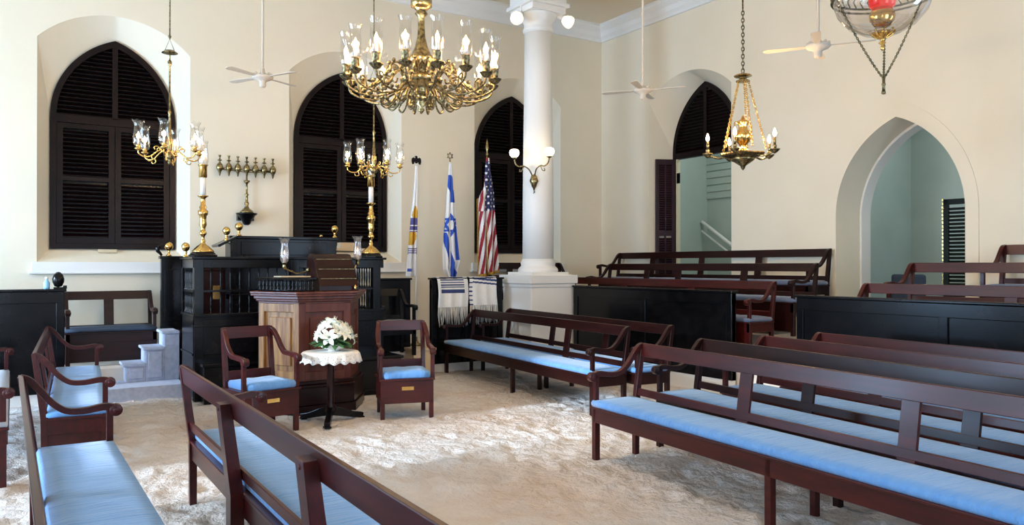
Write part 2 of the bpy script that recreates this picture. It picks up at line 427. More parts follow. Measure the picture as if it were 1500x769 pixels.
# door to the stair, right wall: louvred head above, one leaf folded back into the reveal
r = louvred(9, XR + DD, DOOR_Y, WHW, .93, 3.71, 4.93, 'door_1', 'dark louvred pointed head over open stair doorway', parts=None, rot=PI / 2)
mb = MB()
hingeY, leafW = DOOR_Y + WHW - .05, .37
ang = math.radians(58)
M = Matrix.Translation((XR + DD - .05, hingeY, 0)) @ Matrix.Rotation(math.radians(156), 4, 'Z')
def lb(u0, u1, z0, z1, d=.024): mb.box(u0, u1, -d, d, z0, z1, M=M)
zlo, zhi, zm = .96, 3.62, 2.25
lb(0, .06, zlo, zhi); lb(leafW - .06, leafW, zlo, zhi); lb(.05, leafW - .05, zlo, zlo + .1, .022); lb(.05, leafW - .05, zhi - .09, zhi, .022); lb(.05, leafW - .05, zm - .05, zm + .05, .022); lb(leafW / 2 - .01, leafW / 2 + .01, zlo, zhi, .026)
for za, zb_ in ((zlo + .1, zm - .05), (zm + .05, zhi - .09)):
    z = za + .03
    while z < zb_ - .02:
        mb.prism([(-.018, z - .026), (-.018, z - .016), (.018, z + .026), (.018, z + .016)], 'x', .05, leafW - .05, M=M); z += .042
struct(mb.build('door_2', mat('plum_shutter', (.022, .006, .010), .4, spec=.3, var=(.035, .010, .016))), 'dark plum louvred shutter leaf folded open beside the stair doorway')
mb = MB(); mb.box(XR + DD - .04, XR + DD + .04, hingeY - .055, hingeY - .015, .93, 3.64); struct(mb.build('trim_8', mat('pale_yellow_paint', (.66, .62, .45), .6)))
mb = MB(); mb.box(XR + DD - .055, XR + DD - .038, hingeY - .13, hingeY - .055, 3.17, 3.36); struct(mb.build('trim_9', black))
# ------------------------------------------------------------------ spaces beyond the openings on the right
mb = MB()
mb.box(12.75, 12.8, 3.0, 12.3, 0, 5.2); mb.box(XR + AD, 12.8, 7.42, 7.47, 0, 5.2); mb.box(XR + AD, 12.8, 3.95, 4.0, 0, 5.2); mb.box(XR + .5, 12.8, 12.0, 12.05, 0, 5.2)
mb.box(XR + AD, 12.8, 3.95, 7.47, 4.4, 4.45); mb.box(XR + .5, 12.8, 7.47, 12.05, 5.2, 5.25); mb.box(XR + .5, 12.8, 7.47, 12.05, .6, .65)
z = 3.1
while z < 5.1:
    mb.box(12.725, 12.75, 7.6, 12.0, z, z + .13); z += .15
struct(mb.build('wall_vestibule', green_m))
mb = MB(); mb.tube([(12.55, 11.97, 2.60), (12.55, 9.6, 1.10)], .040, 8); mb.tube([(12.55, 11.97, 2.40), (12.55, 9.6, .90)], .022, 8)
mb.tube([(12.55, 11.3, 2.17), (12.75, 11.3, 2.14)], .012, 6); mb.tube([(12.55, 10.0, 1.35), (12.75, 10.0, 1.32)], .012, 6)
tag(mb.build('handrail', white_plaster), 'white sloping handrail on the green wall beyond the stair doorway', 'handrail')
# louvred door leaf of the vestibule seen edge-on through the arch
mb = MB(); M = Matrix.Translation((11.5, 6.20, 0)) @ Matrix.Rotation(math.radians(-86), 4, 'Z')
dl = mat('dark_green_louvre', (.006, .010, .006), .45, spec=.12)
mb.use(dl)
mb.box(0, .07, -.02, .02, .5, 2.62, M=M); mb.box(.62, .7, -.02, .02, .5, 2.62, M=M); mb.box(0, .7, -.02, .02, 2.54, 2.62, M=M); mb.box(0, .7, -.02, .02, .5, .62, M=M); mb.box(.3, .36, -.02, .02, .5, 2.6, M=M)
z = .66
while z < 2.5:
    mb.prism([(-.02, z - .02), (-.02, z - .01), (.02, z + .02), (.02, z + .01)], 'x', .06, .63, M=M); z += .055
mb.use(brass)
z = .56
while z < 2.6:
    mb.box(-.02, -.002, -.015, .015, z, z + .035, M=M); z += .055
struct(mb.build('door_3', None), 'dark louvred door with a row of brass studs inside the arch')
# ------------------------------------------------------------------ columns
def column(x, y, name, label, cap=True):
    t = thing(name, label, 'column', (x, y, 0), group=None)
    mb = MB(); h = .42
    mb.box(-h, h, -h, h, -.05, 1.35); mb.box(-h - .03, h + .03, -h - .03, h + .03, -.05, .22)
    mb.box(-h - .02, h + .02, -h - .02, h + .02, 1.30, 1.36); mb.box(-h - .05, h + .05, -h - .05, h + .05, 1.36, 1.50); mb.build('pedestal', white_plaster, t, bevel=.012)
    pr = [(.31, 1.50), (.32, 1.53), (.335, 1.57), (.32, 1.61), (.285, 1.64), (.28, 1.66), (.29, 1.69), (.275, 1.72), (.258, 1.76)]
    mb = MB(); mb.lathe(pr, n=40); mb.box(-.36, .36, -.36, .36, 1.50, 1.545); mb.build('base_moulding', white_plaster, t)
    pr = [(.256, 1.75), (.254, 2.6), (.245, 3.6), (.230, 4.6), (.222, 5.50)]
    MB().lathe(pr, n=48).build('shaft', white_plaster, t)
    pr = [(.222, 5.48), (.245, 5.50), (.255, 5.52), (.245, 5.55), (.232, 5.57), (.235, 5.64), (.26, 5.68), (.30, 5.74), (.32, 5.78)]
    mb = MB(); mb.lathe(pr, n=40); mb.box(-.33, .33, -.33, .33, 5.78, 5.88); mb.box(-.38, .38, -.38, .38, 5.88, 5.94); mb.box(-.34, .34, -.34, .34, 5.94, 6.10)
    mb.build('capital', white_plaster, t, bevel=.01)
    return t
CX, CY = 7.30, 10.60
column(CX, CY, 'column', 'round white column on a square white pedestal, carrying a pair of lit globe lamps')
mb = MB(); mb.box(-2, CX + .3, CY - .3, CY + .3, 6.10, ZC); mb.box(CX - .3, CX + .3, 1.0, CY + .3, 6.10, ZC)
mb.box(-2, CX + .38, CY - .38, CY + .38, 6.30, ZC); mb.box(CX - .38, CX + .38, 1.0, CY + .38, 6.30, ZC); struct(mb.build('trim_7', white_plaster))
# spotlights at the capital
def spotlamp(x, y, z, dx, dy, label):
    t = thing('spotlight', label, 'spotlight', (x, y, z), group='spotlights on the column capital')
    d = Vector((dx, dy, -.5)).normalized()
    M = d.to_track_quat('Z', 'Y').to_matrix().to_4x4()
    MB().lathe([(.0001, -.20), (.035, -.20), (.045, -.17), (.045, -.06), (.05, -.05)], n=16, M=M).build('lamp_holder', white_plaster, t)
    MB().lathe([(.05, -.05), (.085, .0), (.105, .06), (.10, .11), (.06, .14), (.0001, .15)], n=20, M=M).build('reflector_bulb', mat('frosted_bulb', (.9, .88, .8), .25, emit=(1, .8, .55), estr=1.2), t)
    MB().tube([-d * .18, -d * .18 + Vector((0, 0, .20))], .015, 8).build('stem', white_plaster, t)
spotlamp(CX - .46, CY - .10, 5.66, -.6, -.5, 'white reflector spotlight on the left side of the column capital')
spotlamp(CX + .40, CY - .22, 5.72, .8, -.5, 'white reflector spotlight on the right side of the column capital')
# ------------------------------------------------------------------ parapet panels
def parapet(name, label, p0, p1, z0, z1, nb, group='black panelled parapets', loc_rot=None):
    p0 = Vector((*p0, 0)); p1 = Vector((*p1, 0)); L = (p1 - p0).length; a = math.atan2(p1.y - p0.y, p1.x - p0.x)
    t = thing(name, label, 'parapet', p0, a, group)
    mb = MB(); mb.box(0, L, -.025, .025, z0, z1 - .03); mb.build('backing_board', black, t)
    mb = MB(); s = .09
    mb.box(0, L, -.045, .045, z1 - .17, z1 - .03); mb.box(0, L, -.045, .045, z0, z0 + .12)
    for i in range(nb + 1):
        c = s / 2 + (L - s) * i / nb; mb.box(c - s / 2, c + s / 2, -.044, .044, z0 + .1, z1 - .1)
    mb.build('panel_frame', black, t, bevel=.006)
    mb = MB(); mb.box(-.02, L + .02, -.065, .065, z1 - .03, z1); mb.build('cap_rail', black, t, bevel=.008)
    mb = MB(); mb.box(0, L, -.03, .03, -.04, z0); mb.build('plinth', white_plaster, t)
    return t
parapet('parapet', 'black panelled parapet at the left with an egg-shaped ornament on its rail end', (-3.2, 10.85), (.52, 10.85), .12, 1.37, 3)
parapet('parapet', 'narrow black panel standing right of the spindled enclosure, below the white and yellow flag', (4.66, 10.98), (5.15, 10.98), .34, 1.46, 1)
parapet('parapet', 'black panel draped with two striped prayer shawls left of the column', (5.45, 10.85), (6.74, 10.85), .12, 1.46, 2)
parapet('parapet', 'long black parapet right of the column pedestal, behind the red bench row', (7.70, 10.10), (7.70, 6.80), .19, 1.33, 2)
parapet('parapet', 'black parapet with recessed panels at the right edge, nearest the viewer', (7.70, 5.83), (7.70, .8), .19, 1.31, 3)

# ------------------------------------------------------------------ benches
HS, HB, SD = .44, .964, .50          # frame top, back top, seat depth
def scurve(y0, z0, y1, z1, n=12):
    """arm profile from the top of the back post (y0,z0) down to the front (y1,z1)"""
    P = [(y0, z0), (y0 - .045, z0 - .015), (y0 - .10, z0 - .075), (y0 - .17, z0 - .165), (y0 - .25, z0 - .225), (y0 - .35, z0 - .235), (y1 + .06, z1 + .012), (y1, z1)]
    out = []
    for i in range(len(P) - 1):                       # catmull-rom
        p0 = P[max(i - 1, 0)]; p1 = P[i]; p2 = P[i + 1]; p3 = P[min(i + 2, len(P) - 1)]
        for k in range(4):
            t = k / 4
            out.append(tuple(.5 * ((2 * p1[j]) + (-p0[j] + p2[j]) * t + (2 * p0[j] - 5 * p1[j] + 4 * p2[j] - p3[j]) * t * t + (-p0[j] + 3 * p1[j] - 3 * p2[j] + p3[j]) * t ** 3) for j in (0, 1)))
    out.append(P[-1]); return out
def cushion_bm(x0, x1, y0, y1, z0, z1):
    """padded slab with rounded edges and soft crown"""
    mb = MB(); r = .03; nx = max(6, int((x1 - x0) / .15)); ny = 6
    def prof(t, a, b): return a + (b - a) * t
    vs = []; fs = []
    rnd = random.Random(int(x1 * 100))
    for j in range(ny + 1):
        for i in range(nx + 1):
            x = prof(i / nx, x0 + r * .3, x1 - r * .3); y = prof(j / ny, y0 + r * .3, y1 - r * .3)
            e = min(i, nx - i) > 0 and min(j, ny - j) > 0
            vs.append((x, y, z1 + (.004 + rnd.uniform(-.004, .004) if e else -.008)))
    W = nx + 1
    for j in range(ny):
        for i in range(nx): a = j * W + i; fs.append((a, a + 1, a + W + 1, a + W))
    ring = [i for i in range(W)] + [j * W + nx for j in range(1, ny + 1)] + [ny * W + i for i in range(nx - 1, -1, -1)] + [j * W for j in range(ny - 1, 0, -1)]
    cx, cy = (x0 + x1) / 2, (y0 + y1) / 2; base = len(vs); m = len(ring)
    for lev, (off, z) in enumerate(((0.012, z1 - .03), (.010, z0 + .012), (0, z0))):
        for q in ring:
            vx, vy, _ = vs[q]; dx = 1 if vx > x1 - r else (-1 if vx < x0 + r else 0); dy = 1 if vy > y1 - r else (-1 if vy < y0 + r else 0)
            vs.append((vx + dx * off, vy + dy * off, z))
    prev = ring
    for lev in range(3):
        cur = [base + lev * m + k for k in range(m)]
        for k in range(m): fs.append((prev[k], prev[(k + 1) % m], cur[(k + 1) % m], cur[k]))
        prev = cur
    fs.append(tuple(prev))
    mb.add(vs, fs, True); return mb
def bench(label, loc, rotz, L, posts, legs=None, wood=mahog, pad=blue, group='blue cushioned benches', arms=(1, 1), full_posts=False, rail_h=.115, end_panel=False, low_front=False):
    """local frame: x along the length, y=0 front, y=SD back, faces -y"""
    t = thing('bench', label, 'bench', loc, rotz, group)
    legs = legs if legs is not None else [L / 2]
    zl = -.03 if loc[2] == 0 else 0
    if end_panel:
        MB().box(.012, .030, .04, SD - .06, .16, HS - .02).build('end_panel', wood, t, bevel=.003)
    if low_front:
        MB().box(.03, L - .03, .006, .026, .06, HS - .02).build('front_panel', wood, t, bevel=.003)
    mb = MB(); mb.box(.0, L, 0, .03, HS - .13, HS - .012); mb.box(0, L, SD - .07, SD - .04, HS - .13, HS - .012); mb.box(0, .03, .03, SD - .07, HS - .13, HS - .012); mb.box(L - .03, L, .03, SD - .07, HS - .13, HS - .012)
    mb.box(-.012, L + .012, -.015, SD - .03, HS - .014, HS + .004)
    mb.build('seat_frame', wood, t, bevel=.004)
    cushion_bm(.0, L, -.005, SD - .065, HS + .004, HS + .066).build('cushion', pad, t)
    def backy(z): return SD - .055 + (z - HS) / (HB - HS) * .075
    s = (backy(HB) - backy(HS)) / (HB - HS)
    # rails follow the slope of the back
    def rail(z0, z1, x0, x1, th=.028, off=0):
        m_ = MB(); m_.prism([(backy(z0) - th / 2 + off, z0), (backy(z0) + th / 2 + off, z0), (backy(z1) + th / 2 + off, z1), (backy(z1) - th / 2 + off, z1)], 'x', x0, x1); return m_
    rail(HB - rail_h, HB, 0, L).build('top_rail', wood, t, bevel=.005)
    zr = .0 if not (low_front and L < 1.2) else -.06
    rail(HS + .070 + zr, HS + .132 + zr, 0.02, L - .02, .022).build('lower_rail', wood, t, bevel=.004)
    for x in posts:
        w2 = .060
        m_ = rail(HS - .10, HB - rail_h + .003, x - w2, x + w2, .024, .002)
        if full_posts:
            m_ = MB(); yb = SD - .045
            m_.prism([(yb, -.03), (yb + .075, -.03), (yb + .075, HS), (backy(HB - .04) + .07, HB - .04), (backy(HB - .04) + .012, HB - .04), (yb + .005, HS)], 'x', x - w2 * .9, x + w2 * .9)
            m_.tube([(x, backy(HB - .07) + .055, HB - .07), (x, backy(HB - .07) + .075, HB - .07)], .011, 8)
        m_.build('back_post', wood, t, bevel=.003)
    for k, x in enumerate((.025, L - .025)):
        m_ = MB(); yb = SD - .07
        m_.prism([(yb - .005, zl), (yb + .04, zl), (yb + .045, HS), (backy(HB - .03) + .022, HB - .01), (backy(HB - .03) - .022, HB - .01), (yb - .008, HS)], 'x', x - .024, x + .024)
        m_.build('end_post', wood, t, bevel=.004)
        m_ = MB(); m_.box(x - .026, x + .026, .0, .05, zl, HS - .01)
        m_.build('leg', wood, t, bevel=.003)
        if arms[k]:
            m_ = MB(); m_.box(x - .021, x + .021, .004, .044, HS, .70); m_.build('arm_support', wood, t, bevel=.003)
            cv = scurve(backy(HB) + .004, HB - .02, .0, .712); m_ = MB()
            m_.bar([(x, a, b) for a, b in cv], .048, [.05 - .012 * math.sin(PI * i / (len(cv) - 1)) for i in range(len(cv))], (1, 0, 0))
            m_.tube([(x - .03, -.012, .698), (x + .03, -.012, .698)], .040, 16); m_.tube([(x - .036, -.012, .698), (x + .036, -.012, .698)], .018, 12)
            m_.build('armrest', wood, t, bevel=.004)
    for x in legs:
        m_ = MB(); m_.box(x - .026, x + .026, .0, .05, zl, HS - .01); m_.build('leg', wood, t, bevel=.003)
        if not full_posts:
            m_ = MB(); m_.box(x - .024, x + .024, SD - .09, SD - .045, zl, HS - .01); m_.build('leg', wood, t, bevel=.003)
    return t
# right-hand benches: local -y faces world -x, local x runs from the near end to the far end
def bench_R(label, x0, y0, th, L, posts, **k):
    """(x0,y0) far front corner, runs towards the viewer; th = lean of its line"""
    # local x axis = towards the viewer
    rot = -PI / 2 - th
    # local y must point to +x: rotating by rot sends y to (-sin rot, cos rot) = (cos th, -sin th)
    return bench(label, (x0, y0, k.pop('z', 0)), rot, L, posts, **k)
def bench_L(label, x0, y0, th, L, posts, **k):
    """(x0,y0) far front corner, faces +x: local x axis points away from the viewer"""
    nx, ny = x0 - math.sin(th) * L, y0 - math.cos(th) * L
    return bench(label, (nx, ny, k.pop('z', 0)), PI / 2 - th, L, [L - p for p in posts], **k)
GF = 'blue cushioned benches on the sand'
bench_R('long blue cushioned mahogany bench in the right foreground, nearest of its block', 4.183, 5.259, .077, 3.95, (1.30, 2.62), group=GF)
bench_R('blue cushioned bench directly behind the right foreground bench, second of the block', 4.947, 5.283, .105, 4.0, (1.33, 2.65), group=GF, wood=mahog_d)
bench_R('third bench of the right foreground block, mostly hidden behind two benches', 5.703, 5.187, .115, 4.0, (1.33, 2.65), group=GF)
bench_R('rearmost bench of the right foreground block, just before the black parapet', 6.46, 5.10, .10, 4.0, (1.33, 2.65), group=GF)
bench_R('blue bench in the middle of the hall in front of the prayer shawls', 5.613, 10.70, .069, 4.0, (2.75,), legs=(2.15,), group=GF, wood=mahog_d)
bench_R('blue bench just behind the middle bench, in front of the column pedestal', 6.22, 10.62, .085, 4.05, (1.40, 2.75), legs=(2.0,), group=GF, wood=mahog_d)
bench_L('long bench seen from behind in the bottom foreground, its dark back towards the viewer', 1.497, 5.76, .004, 4.3, (1.47, 2.87), legs=(1.47, 2.87), group=GF, full_posts=True, rail_h=.125)
bench_L('blue cushioned bench in the bottom left corner with a scrolled arm', .56, 5.78, -.006, 3.9, (1.3, 2.6), group=GF)
bench_L('short blue bench at the left, behind the bottom left corner bench', .84, 10.2, .060, 3.1, (1.03, 2.06), group=GF, end_panel=True)
bench_L('pale seated bench cut off by the left edge of the view', -.04, 10.3, .0, 3.4, (1.1, 2.2), group=GF, pad=mat('pale_blue_velvet', (.42, .48, .58), .9, sheen=.3))
GG = 'benches on the raised gallery'
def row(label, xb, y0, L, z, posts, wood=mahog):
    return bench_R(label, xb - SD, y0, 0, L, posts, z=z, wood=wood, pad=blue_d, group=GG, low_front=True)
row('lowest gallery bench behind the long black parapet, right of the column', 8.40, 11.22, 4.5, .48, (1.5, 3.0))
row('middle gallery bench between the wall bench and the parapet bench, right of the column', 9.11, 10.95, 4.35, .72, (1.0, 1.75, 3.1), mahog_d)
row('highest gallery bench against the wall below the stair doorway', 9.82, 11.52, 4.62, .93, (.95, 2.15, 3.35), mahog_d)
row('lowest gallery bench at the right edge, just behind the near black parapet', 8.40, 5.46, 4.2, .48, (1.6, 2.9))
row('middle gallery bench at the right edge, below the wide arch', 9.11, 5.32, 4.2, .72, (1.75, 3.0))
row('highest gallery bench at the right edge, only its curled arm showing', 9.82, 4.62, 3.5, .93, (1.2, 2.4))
bench('dark two-panel settle on the platform under the left window', (.56, 11.42, .34), 0, 1.07, (.535,), legs=(), wood=mahog_d, pad=navy_f, group='settles along the back wall', low_front=True)
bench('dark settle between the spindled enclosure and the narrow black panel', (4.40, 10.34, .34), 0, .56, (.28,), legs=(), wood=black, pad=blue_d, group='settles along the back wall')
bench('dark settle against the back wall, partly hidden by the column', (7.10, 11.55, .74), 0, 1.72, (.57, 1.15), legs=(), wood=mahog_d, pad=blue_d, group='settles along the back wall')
# ------------------------------------------------------------------ armchairs with brass plates
def armchair(label, loc, rotz):
    t = thing('armchair', label, 'armchair', loc, rotz, 'armchairs beside the lace-covered table')
    W, D, H, S = .57, .50, 1.02, .43; h = W / 2
    mb = MB(); mb.box(-h, h, 0, .03, .17, S); mb.box(-h, -h + .03, .03, D - .02, .17, S); mb.box(h - .03, h, .03, D - .02, .17, S); mb.box(-h, h, D - .04, D - .01, .17, S); mb.box(-h - .015, h + .015, -.02, D, S - .018, S + .004)
    mb.build('seat_frame', mahog, t, bevel=.004)
    cushion_bm(-h + .04, h - .04, -.0, D - .05, S + .004, S + .085).build('cushion', blue, t)
    mb = MB(); mb.box(-.06, .07, -.006, .001, .31, .348); pl = mb.build('brass_plate', brass, t); pl['label'] = 'small engraved brass plate'
    for s in (-1, 1):
        MB().box(s * h - s * .045 if s > 0 else s * h, s * h if s > 0 else s * h + .045, 0, .045, 0, .2).build('leg', mahog, t, bevel=.003)
        xs = s * (h - .035)
        m_ = MB(); m_.prism([(D - .035, 0), (D + .01, 0), (D + .012, S), (D + .075, H), (D + .035, H), (D - .04, S)], 'x', xs - .022, xs + .022); m_.build('back_post', mahog, t, bevel=.003)
        xa = s * (h - .005)
        cv = scurve(D + .045, H - .03, .03, .735)
        m_ = MB(); m_.bar([(xs + (xa - xs) * min(1, i / 10), a, b) for i, (a, b) in enumerate(cv)], .042, .045, (1, 0, 0)); m_.tube([(xa - .03, .015, .722), (xa + .03, .015, .722)], .038, 16)
        m_.build('armrest', mahog, t, bevel=.004)
        m_ = MB(); m_.box(xa - .02, xa + .02, .02, .06, S, .72); m_.build('arm_support', mahog, t, bevel=.003)
    m_ = MB(); m_.prism([(D + .042, H - .11), (D + .068, H - .11), (D + .078, H + .005), (D + .05, H + .005)], 'x', -h + .03, h - .03); m_.build('top_rail', mahog, t, bevel=.005)
    m_ = MB(); m_.box(-h + .04, h - .04, D - .01, D + .02, S + .07, S + .16); m_.build('lower_rail', mahog, t, bevel=.004)
    return t
armchair('mahogany armchair with blue seat left of the lace-covered table, turned to the right', (2.14, 7.68, 0), math.radians(12))
armchair('mahogany armchair with blue seat right of the flowers, facing the viewer', (3.57, 7.66, 0), math.radians(-17))

# ------------------------------------------------------------------ round table, cloth, flowers
TX, TY = 2.83, 7.98
t = thing('round_table', 'small round pedestal table under a scalloped lace cloth', 'table', (TX, TY, 0))
MB().lathe([(.0001, .70), (.27, .70), (.285, .715), (.28, .735), (.0001, .735)], n=40).build('table_top', mahog_d, t)
MB().lathe([(.05, .10), (.06, .12), (.05, .16), (.038, .20), (.042, .40), (.036, .60), (.06, .66), (.08, .70)], n=20).build('pedestal', mahog_d, t)
for k in range(3):
    a = math.radians(5 + 120 * k); d = Vector((math.cos(a), math.sin(a), 0)); s = Vector((-d.y, d.x, 0))
    m_ = MB(); m_.bar([d * r_ + Vector((0, 0, z_)) for r_, z_ in ((.0, .12), (.12, .09), (.26, .05), (.37, .035))], .06, [.10, .085, .06, .05], s); m_.box(-.035, .035, -.035, .035, 0, .02, M=Matrix.Translation(d * .35)); m_.build('foot', black, t, bevel=.005)
def lace():
    mb = MB(); N = 120; rings = [(0, .742), (.12, .742), (.24, .742), (.288, .741), (.302, .728), (.312, .69), (.322, .65)]
    vs = []; fs = []
    for i, (r, z) in enumerate(rings):
        for k in range(N):
            a = 2 * PI * k / N; f = max(0, (i - 3) / 3)
            vs.append(((r + .010 * f * math.cos(18 * a)) * math.cos(a), (r + .010 * f * math.cos(18 * a)) * math.sin(a), z - .016 * f * abs(math.cos(9 * a)) + (0 if f < 1 else .008 * math.sin(18 * a))))
    for i in range(len(rings) - 1):
        for k in range(N): fs.append((i * N + k, i * N + (k + 1) % N, (i + 1) * N + (k + 1) % N, (i + 1) * N + k))
    mb.add(vs, fs, True)
    m = bpy.data.materials.new('lace'); m.use_nodes = True; nt = m.node_tree; b = nt.nodes['Principled BSDF']; b.inputs['Base Color'].default_value = (.84, .81, .76, 1); b.inputs['Roughness'].default_value = .9
    tc = nt.nodes.new('ShaderNodeTexCoord'); vo = nt.nodes.new('ShaderNodeTexVoronoi'); vo.inputs['Scale'].default_value = 55
    sx = nt.nodes.new('ShaderNodeSeparateXYZ'); lt = nt.nodes.new('ShaderNodeMath'); lt.operation = 'LESS_THAN'; lt.inputs[1].default_value = .722
    gt = nt.nodes.new('ShaderNodeMath'); gt.operation = 'LESS_THAN'; gt.inputs[1].default_value = .27
    mu = nt.nodes.new('ShaderNodeMath'); mu.operation = 'MULTIPLY'; inv = nt.nodes.new('ShaderNodeMath'); inv.operation = 'SUBTRACT'; inv.inputs[0].default_value = 1
    nt.links.new(tc.outputs['Object'], vo.inputs['Vector']); nt.links.new(tc.outputs['Object'], sx.inputs[0]); nt.links.new(sx.outputs['Z'], lt.inputs[0])
    nt.links.new(vo.outputs['Distance'], gt.inputs[0]); nt.links.new(lt.outputs[0], mu.inputs[0]); nt.links.new(gt.outputs[0], mu.inputs[1]); nt.links.new(mu.outputs[0], inv.inputs[1]); nt.links.new(inv.outputs[0], b.inputs['Alpha'])
    o = mb.build('tablecloth', m, loc=(TX, TY, 0)); sd = o.modifiers.new('t', 'SOLIDIFY'); sd.thickness = .003
    return tag(o, 'white lace cloth with scalloped edge on the small round table', 'tablecloth')
lace()
def flowers():
    t = thing('flower_arrangement', 'white lilies with green leaves in a low white bowl on the lace cloth', 'flowers', (TX + .04, TY + .02, .746)); t.scale = (1.18, 1.18, 1.12)
    MB().lathe([(.0001, 0), (.05, 0), (.045, .012), (.085, .02), (.12, .045), (.13, .065), (.122, .065), (.08, .03), (.0001, .025)], n=28).build('bowl', white_plaster, t)
    rnd = random.Random(5)
    mb = MB()
    for k in range(90):
        a = rnd.uniform(0, 2 * PI); e = rnd.uniform(-.10, .60); L = rnd.uniform(.14, .225); w_ = rnd.uniform(.025, .045)
        d = Vector((math.cos(a) * math.cos(e), math.sin(a) * math.cos(e), math.sin(e))); s = d.cross(Vector((0, 0, 1))).normalized(); u = s.cross(d)
        c = Vector((0, 0, .085)); pts = []
        for q in range(5):
            f = q / 4; wd = w_ * math.sin(PI * (f * .9 + .08)); p = c + d * L * f - Vector((0, 0, .05 * f * f))
            pts += [p - s * wd, p + u * .006, p + s * wd]
        mb.add(pts, [(q * 3 + j, q * 3 + j + 1, q * 3 + 4 + j, q * 3 + 3 + j) for q in range(4) for j in (0, 1)], True)
    mb.build('foliage', leaf_m, t)
    spots = [(0, 0, .27, 0, 1.2), (.07, -.05, .22, -.6, .9), (-.09, -.04, .22, 3.6, .8), (.02, -.10, .19, -1.5, .5), (-.13, -.02, .16, 3.2, .4), (.12, .0, .19, 0, .5), (-.05, .08, .23, 2, .8), (.08, .08, .22, .8, .8), (.14, -.06, .13, -.4, .2), (-.08, -.11, .14, -2.1, .2), (-.03, -.02, .25, -1.9, .9), (.05, -.12, .17, -1.2, .5)]
    for (x, y, z, a, e) in spots:
        mb = MB(); ax = Vector((math.cos(a) * math.cos(e), math.sin(a) * math.cos(e), math.sin(e)))
        M = Matrix.Translation((x, y, z)) @ ax.to_track_quat('Z', 'Y').to_matrix().to_4x4()
        for p in range(6):
            b = 2 * PI * p / 6 + rnd.uniform(-.1, .1); pts = []
            for q in range(6):
                f = q / 5; r_ = .012 + .075 * f; zz = .055 * f - .05 * f ** 3; wd = .022 * math.sin(PI * (f * .88 + .10)) + .001
                c = Vector((math.cos(b) * r_, math.sin(b) * r_, zz)); s = Vector((-math.sin(b), math.cos(b), 0)); pts += [c - s * wd + Vector((0, 0, .006)), c, c + s * wd + Vector((0, 0, .006))]
            mb.add(pts, [(q * 3 + j, q * 3 + j + 1, q * 3 + 4 + j, q * 3 + 3 + j) for q in range(5) for j in (0, 1)], True, M)
        for p in range(5):
            b = 2 * PI * p / 5; mb.tube([M @ Vector((0, 0, 0)), M @ Vector((.015 * math.cos(b), .015 * math.sin(b), .06))], .0015, 4)
        mb.build('lily', petal_m, t)
flowers()

# ------------------------------------------------------------------ reading desk (hexagonal) before the enclosure
def hexa(r, n=6, rot=PI / 6): return [(r * math.cos(rot + 2 * PI * i / n), r * math.sin(rot + 2 * PI * i / n)) for i in range(n)]
def hexpts(s):   # hexagon with a flat side facing -y, side length s
    return [(s * math.cos(math.radians(60 * i)), s * math.sin(math.radians(60 * i))) for i in range(6)]
PX, PY = 2.95, 9.02
t = thing('reading_desk', 'hexagonal panelled wooden reading desk behind the lace-covered table', 'reading desk', (PX, PY, 0))
mb = MB(); mb.prism(hexpts(.68), 'z', 0, .10); mb.prism(hexpts(.655), 'z', .10, .30); mb.prism(hexpts(.67), 'z', .30, .33); mb.prism(hexpts(.635), 'z', .33, .37); mb.build('base', mahog_d, t, bevel=.008)
faces = []
for i in range(6):
    a = math.radians(60 * i + 30); nrm = Vector((math.cos(a), math.sin(a), 0)); s = Vector((-nrm.y, nrm.x, 0)); ap = .60 * math.cos(PI / 6)
    M = Matrix(((s.x, nrm.x, 0, nrm.x * ap), (s.y, nrm.y, 0, nrm.y * ap), (0, 0, 1, 0), (0, 0, 0, 1)))
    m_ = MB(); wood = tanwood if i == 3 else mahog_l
    m_.box(-.30, .30, -.06, -.035, .36, 1.24, M=M)
    for x0, x1, z0, z1 in ((-.30, -.22, .36, 1.24), (.22, .30, .36, 1.24), (-.30, .30, 1.13, 1.24), (-.30, .30, .36, .47)): m_.box(x0 + (.075 if x1 - x0 > .3 else 0), x1 - (.075 if x1 - x0 > .3 else 0), -.05, 0 if x1 - x0 < .3 else -.002, z0, z1, M=M)
    m_.box(-.165, .165, -.04, -.014, .53, 1.07, M=M)
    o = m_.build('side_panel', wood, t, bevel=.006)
    if i == 3: o['label'] = 'side panel in a lighter, lit tan tone'
    # turned drop ornament low on the panel
mb = MB()
for s_, z0, z1 in ((.60, 1.22, 1.25), (.63, 1.25, 1.275), (.655, 1.275, 1.31), (.69, 1.31, 1.335), (.70, 1.335, 1.36)): mb.prism(hexpts(s_), 'z', z0, z1)
mb.build('cornice', mahog_l, t, bevel=.006)
g = MB(); hp = hexpts(.60); g_posts = 0
for i in (3, 4):
    p, q = Vector((*hp[i], 0)), Vector((*hp[(i + 1) % 6], 0)); N = 11 if i == 3 else 4
    q2 = q if i == 3 else p.lerp(q, .30)
    for z_, r_ in ((1.375, .014), (1.49, .016)): g.tube([p + Vector((0, 0, z_)), q2 + Vector((0, 0, z_))], r_, 6)
    for k in range(N):
        c = p.lerp(q2, (k + .5) / N); g.lathe([(.010, 1.37), (.018, 1.385), (.008, 1.40), (.016, 1.425), (.016, 1.44), (.008, 1.46), (.014, 1.48), (.014, 1.49)], c.x, c.y, 0, 8)
g.build('spindle_gallery', black, t)
mb = MB(); mb.box(-.56, -.05, -.40, .38, 1.49, 1.515); mb.build('gallery_shelf', black, t, bevel=.005)
